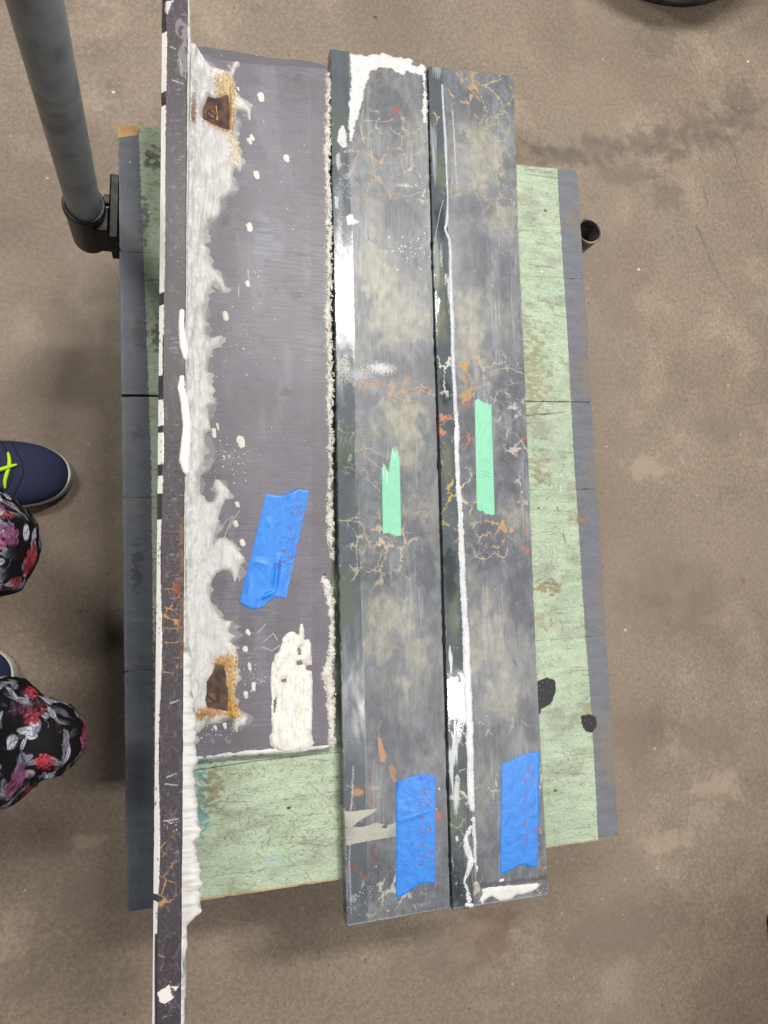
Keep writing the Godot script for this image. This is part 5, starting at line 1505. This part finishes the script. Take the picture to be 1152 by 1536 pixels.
# a shoe pointing along +x from the heel at `at`
func shoe(at: Vector3, turn: float, parent: Node3D, upper: Material, sole: Material, laces: Material) -> void:
	var b := Basis(Vector3.UP, turn)
	var length := 0.262
	var half := func(s: float) -> float: return (0.034 + 0.016 * smoothstep(0.2, 0.7, s)) * pow(maxf(0.0, 1.0 - pow(absf(2.0 * s - 1.0), 3.6 if s > 0.5 else 3.0)), 0.5)
	var high := func(s: float) -> float: return lerpf(0.082, 0.044, smoothstep(0.22, 0.9, s)) * pow(maxf(0.0, 1.0 - pow(maxf(0.0, s - 0.55) / 0.45, 3.0)), 0.5) * smoothstep(-0.02, 0.08, s)
	for piece in 2:
		var st := SurfaceTool.new()
		st.begin(Mesh.PRIMITIVE_TRIANGLES)
		st.set_smooth_group(0)
		var ns := 40
		var na := 18
		for i in ns + 1:
			var s := 0.5 - 0.5 * cos(PI * i / ns)
			for k in na + 1:
				var f := float(k) / na
				var p := Vector3.ZERO
				if piece == 0:
					var a := PI * f
					p = Vector3(s * length, 0.024 + high.call(s) * pow(sin(a), 0.75), -cos(a) * half.call(s) * (1.0 + 0.10 * sin(2.0 * minf(a, PI - a)) - 0.12 * sin(a)))
				else:
					var a := TAU * f
					var ca := cos(a)
					var sa := sin(a)
					var w: float = half.call(s) + 0.0012 * smoothstep(0.0, 0.03, minf(s, 1.0 - s))
					p = Vector3(s * (length + 0.004) - 0.002, 0.0165 + 0.0155 * signf(sa) * pow(absf(sa), 0.35), w * signf(ca) * pow(absf(ca), 0.35))
				st.set_uv(Vector2(s * 6.0, f * 4.0))
				st.add_vertex(at + b * p)
		for i in ns:
			for k in na:
				var e := i * (na + 1) + k
				for v in [e, e + 1, e + na + 2, e, e + na + 2, e + na + 1]: st.add_index(v)
		st.generate_normals()
		part("shoe_upper" if piece == 0 else "shoe_sole", st.commit(), upper if piece == 0 else sole, parent)
	if laces == null: return
	for k in 2:
		var st := SurfaceTool.new()
		st.begin(Mesh.PRIMITIVE_TRIANGLES)
		var path: Array = []
		for j in 8:
			var f := j / 7.0
			var s: float = 0.74 + 0.05 * k - 0.22 * absf(f - 0.5)
			var a := PI * (0.06 + 0.88 * f)
			path.append(at + b * Vector3(s * length, 0.0243 + high.call(s) * pow(sin(a), 0.75), -cos(a) * half.call(s) * (1.0 + 0.10 * sin(2.0 * minf(a, PI - a)) - 0.12 * sin(a))))
		tube(st, path, [0.0009, 0.0011, 0.0011, 0.0011, 0.0011, 0.0011, 0.0011, 0.0009], 6, 3)
		part("shoe_seam", st.commit(), plain(c8(30, 32, 52), 0.8), parent)
	for k in 6:
		var st := SurfaceTool.new()
		st.begin(Mesh.PRIMITIVE_TRIANGLES)
		var path: Array = []
		for j in 7:
			var f := j / 6.0
			var s: float = 0.70 - k * 0.055 + 0.012 * sin(f * 5.0 + k * 2.0)
			var a := PI * (0.30 + 0.40 * f)
			if k == 5:                                    # the loose end, laid forward across the others
				s = 0.56 + 0.19 * f
				a = PI * (0.60 - 0.16 * f)
			path.append(at + b * Vector3(s * length, 0.026 + high.call(s) * pow(sin(a), 0.75) + (0.003 if k == 5 else 0.0), -cos(a) * half.call(s) * (1.0 - 0.12 * sin(a))))
		tube(st, path, [0.0016, 0.0026, 0.0029, 0.0027, 0.0029, 0.0026, 0.0014], 8, 4)
		part("shoelace", st.commit(), laces, parent)


func knit() -> StandardMaterial3D:
	var t := Tex.new(self, Vector2.ZERO, Vector2.RIGHT, 0.06, 0.06, 3000.0, 0.0, c8(52, 55, 84), 0.85)
	for yy in t.h:
		for xx in t.w:
			var v := sin(xx * TAU / 12.0) * sin((yy + (6 if int(xx / 12.0) % 2 else 0)) * TAU / 12.0)
			t.px1(yy * t.w + xx, c8(30, 32, 50) if v < 0.0 else c8(74, 79, 112), absf(v) * 0.75, -1.0, v * 0.5)
	var m := t.material(0.06, 0.3)
	return m


func people() -> void:
	var t := thing("person", Vector3(-0.45, 0, 0.04), "person in black floral leggings and navy shoes beside the cart", "person")
	var print_m := floral()
	var st := SurfaceTool.new()
	st.begin(Mesh.PRIMITIVE_TRIANGLES)
	# left leg and right leg, hip to ankle, one skin with the hips
	var kl := P(-46, 812, 0.50)
	var kr := P(52, 1112, 0.50)
	var al := Vector3(-0.385, 0.075, -0.150)
	var ar := Vector3(-0.455, 0.075, 0.150)
	var hl := Vector3(-0.70, 0.80, -0.03)
	var hr := Vector3(-0.70, 0.80, 0.15)
	tube(st, [hl, hl.lerp(kl, 0.5) + Vector3(0, 0.01, 0), kl + Vector3(-0.04, 0.012, 0), kl + Vector3(0.004, -0.035, 0), kl.lerp(al, 0.45) + Vector3(-0.02, 0, 0), al], [0.098, 0.080, 0.058, 0.046, 0.054, 0.038], 48, 14, 1.0, 1.2, 0.010)
	tube(st, [hr, hr.lerp(kr, 0.5) + Vector3(0, 0.005, 0), kr + Vector3(-0.06, 0.012, 0), kr + Vector3(0.0, -0.030, 0), kr.lerp(ar, 0.45) + Vector3(-0.02, 0, 0), ar], [0.098, 0.100, 0.062, 0.030, 0.050, 0.038], 48, 14, 1.0, 1.2, 0.010)
	tube(st, [Vector3(-0.74, 0.76, 0.06), Vector3(-0.75, 0.84, 0.06), Vector3(-0.72, 0.94, 0.06), Vector3(-0.68, 1.04, 0.06)], [0.12, 0.15, 0.14, 0.12], 32, 6, 1.25, 1.2)
	st.index()
	st.generate_normals()
	part("leggings", st.commit(), print_m, t)
	var navy := knit()
	var white := plain(c8(214, 212, 206), 0.6)
	var lime := plain(c8(196, 240, 30), 0.6)
	shoe(Vector3(-0.440, 0, -0.150), 0.03, t, navy, white, lime)
	shoe(Vector3(-0.508, 0, 0.135), -0.05, t, navy, white, lime)
	# someone else at the far right, only a black toe in the frame; unseen body shades the floor
	var p := thing("person", Vector3(1.24, 0, 0.68), "person at the picture's edge, only the toe of a black shoe showing", "person")
	var cloth := worn([c8(16, 16, 18), c8(24, 24, 27), c8(34, 33, 36)], 0.85, 4.0, 0.0, 0.0, 950)
	var blackm := plain(c8(12, 12, 13), 0.45)
	var toe := G(1160, 1390, 0.02)
	var sb := SurfaceTool.new()
	sb.begin(Mesh.PRIMITIVE_TRIANGLES)
	for s in [0.0, 0.2]:
		tube(sb, [Vector3(toe.x + 0.22, 0.86, toe.y + 0.06 + s * 0.5), Vector3(toe.x + 0.17, 0.5, toe.y + 0.01 + s), Vector3(toe.x + 0.215, 0.03, toe.y + s)], [0.095, 0.075, 0.062], 28, 8)
	tube(sb, [Vector3(toe.x + 0.20, 0.80, toe.y + 0.11), Vector3(toe.x + 0.19, 0.92, toe.y + 0.11), Vector3(toe.x + 0.17, 1.08, toe.y + 0.11)], [0.12, 0.145, 0.13], 28, 6, 1.2)
	part("trousers", sb.commit(), cloth, p)
	shoe(Vector3(toe.x + 0.266, 0, toe.y), PI, p, blackm, blackm, null)
	shoe(Vector3(toe.x + 0.286, 0, toe.y + 0.2), PI, p, blackm, blackm, null)


func drum() -> void:
	var e := G(955, 3, 0.0)
	var t := thing("drum", Vector3(e.x + 0.05, 0, e.y - 0.292), "dark round drum at the top edge, only its lowest rim showing", "drum")
	part("drum_shell", lathe(t.position, Vector3.UP, [Vector2(0, 0.001), Vector2(0.284, 0.001), Vector2(0.290, 0.006), Vector2(0.290, 0.016), Vector2(0.284, 0.02), Vector2(0.284, 0.09), Vector2(0.290, 0.096), Vector2(0.284, 0.102), Vector2(0.284, 0.18), Vector2(0.290, 0.186), Vector2(0.284, 0.192), Vector2(0.284, 0.26), Vector2(0.290, 0.267), Vector2(0.282, 0.272), Vector2(0.0, 0.265)], 64), worn([c8(44, 42, 42), c8(62, 58, 56), c8(78, 72, 68)], 0.5, 2.0, 0.2, 0.0, 961), t)
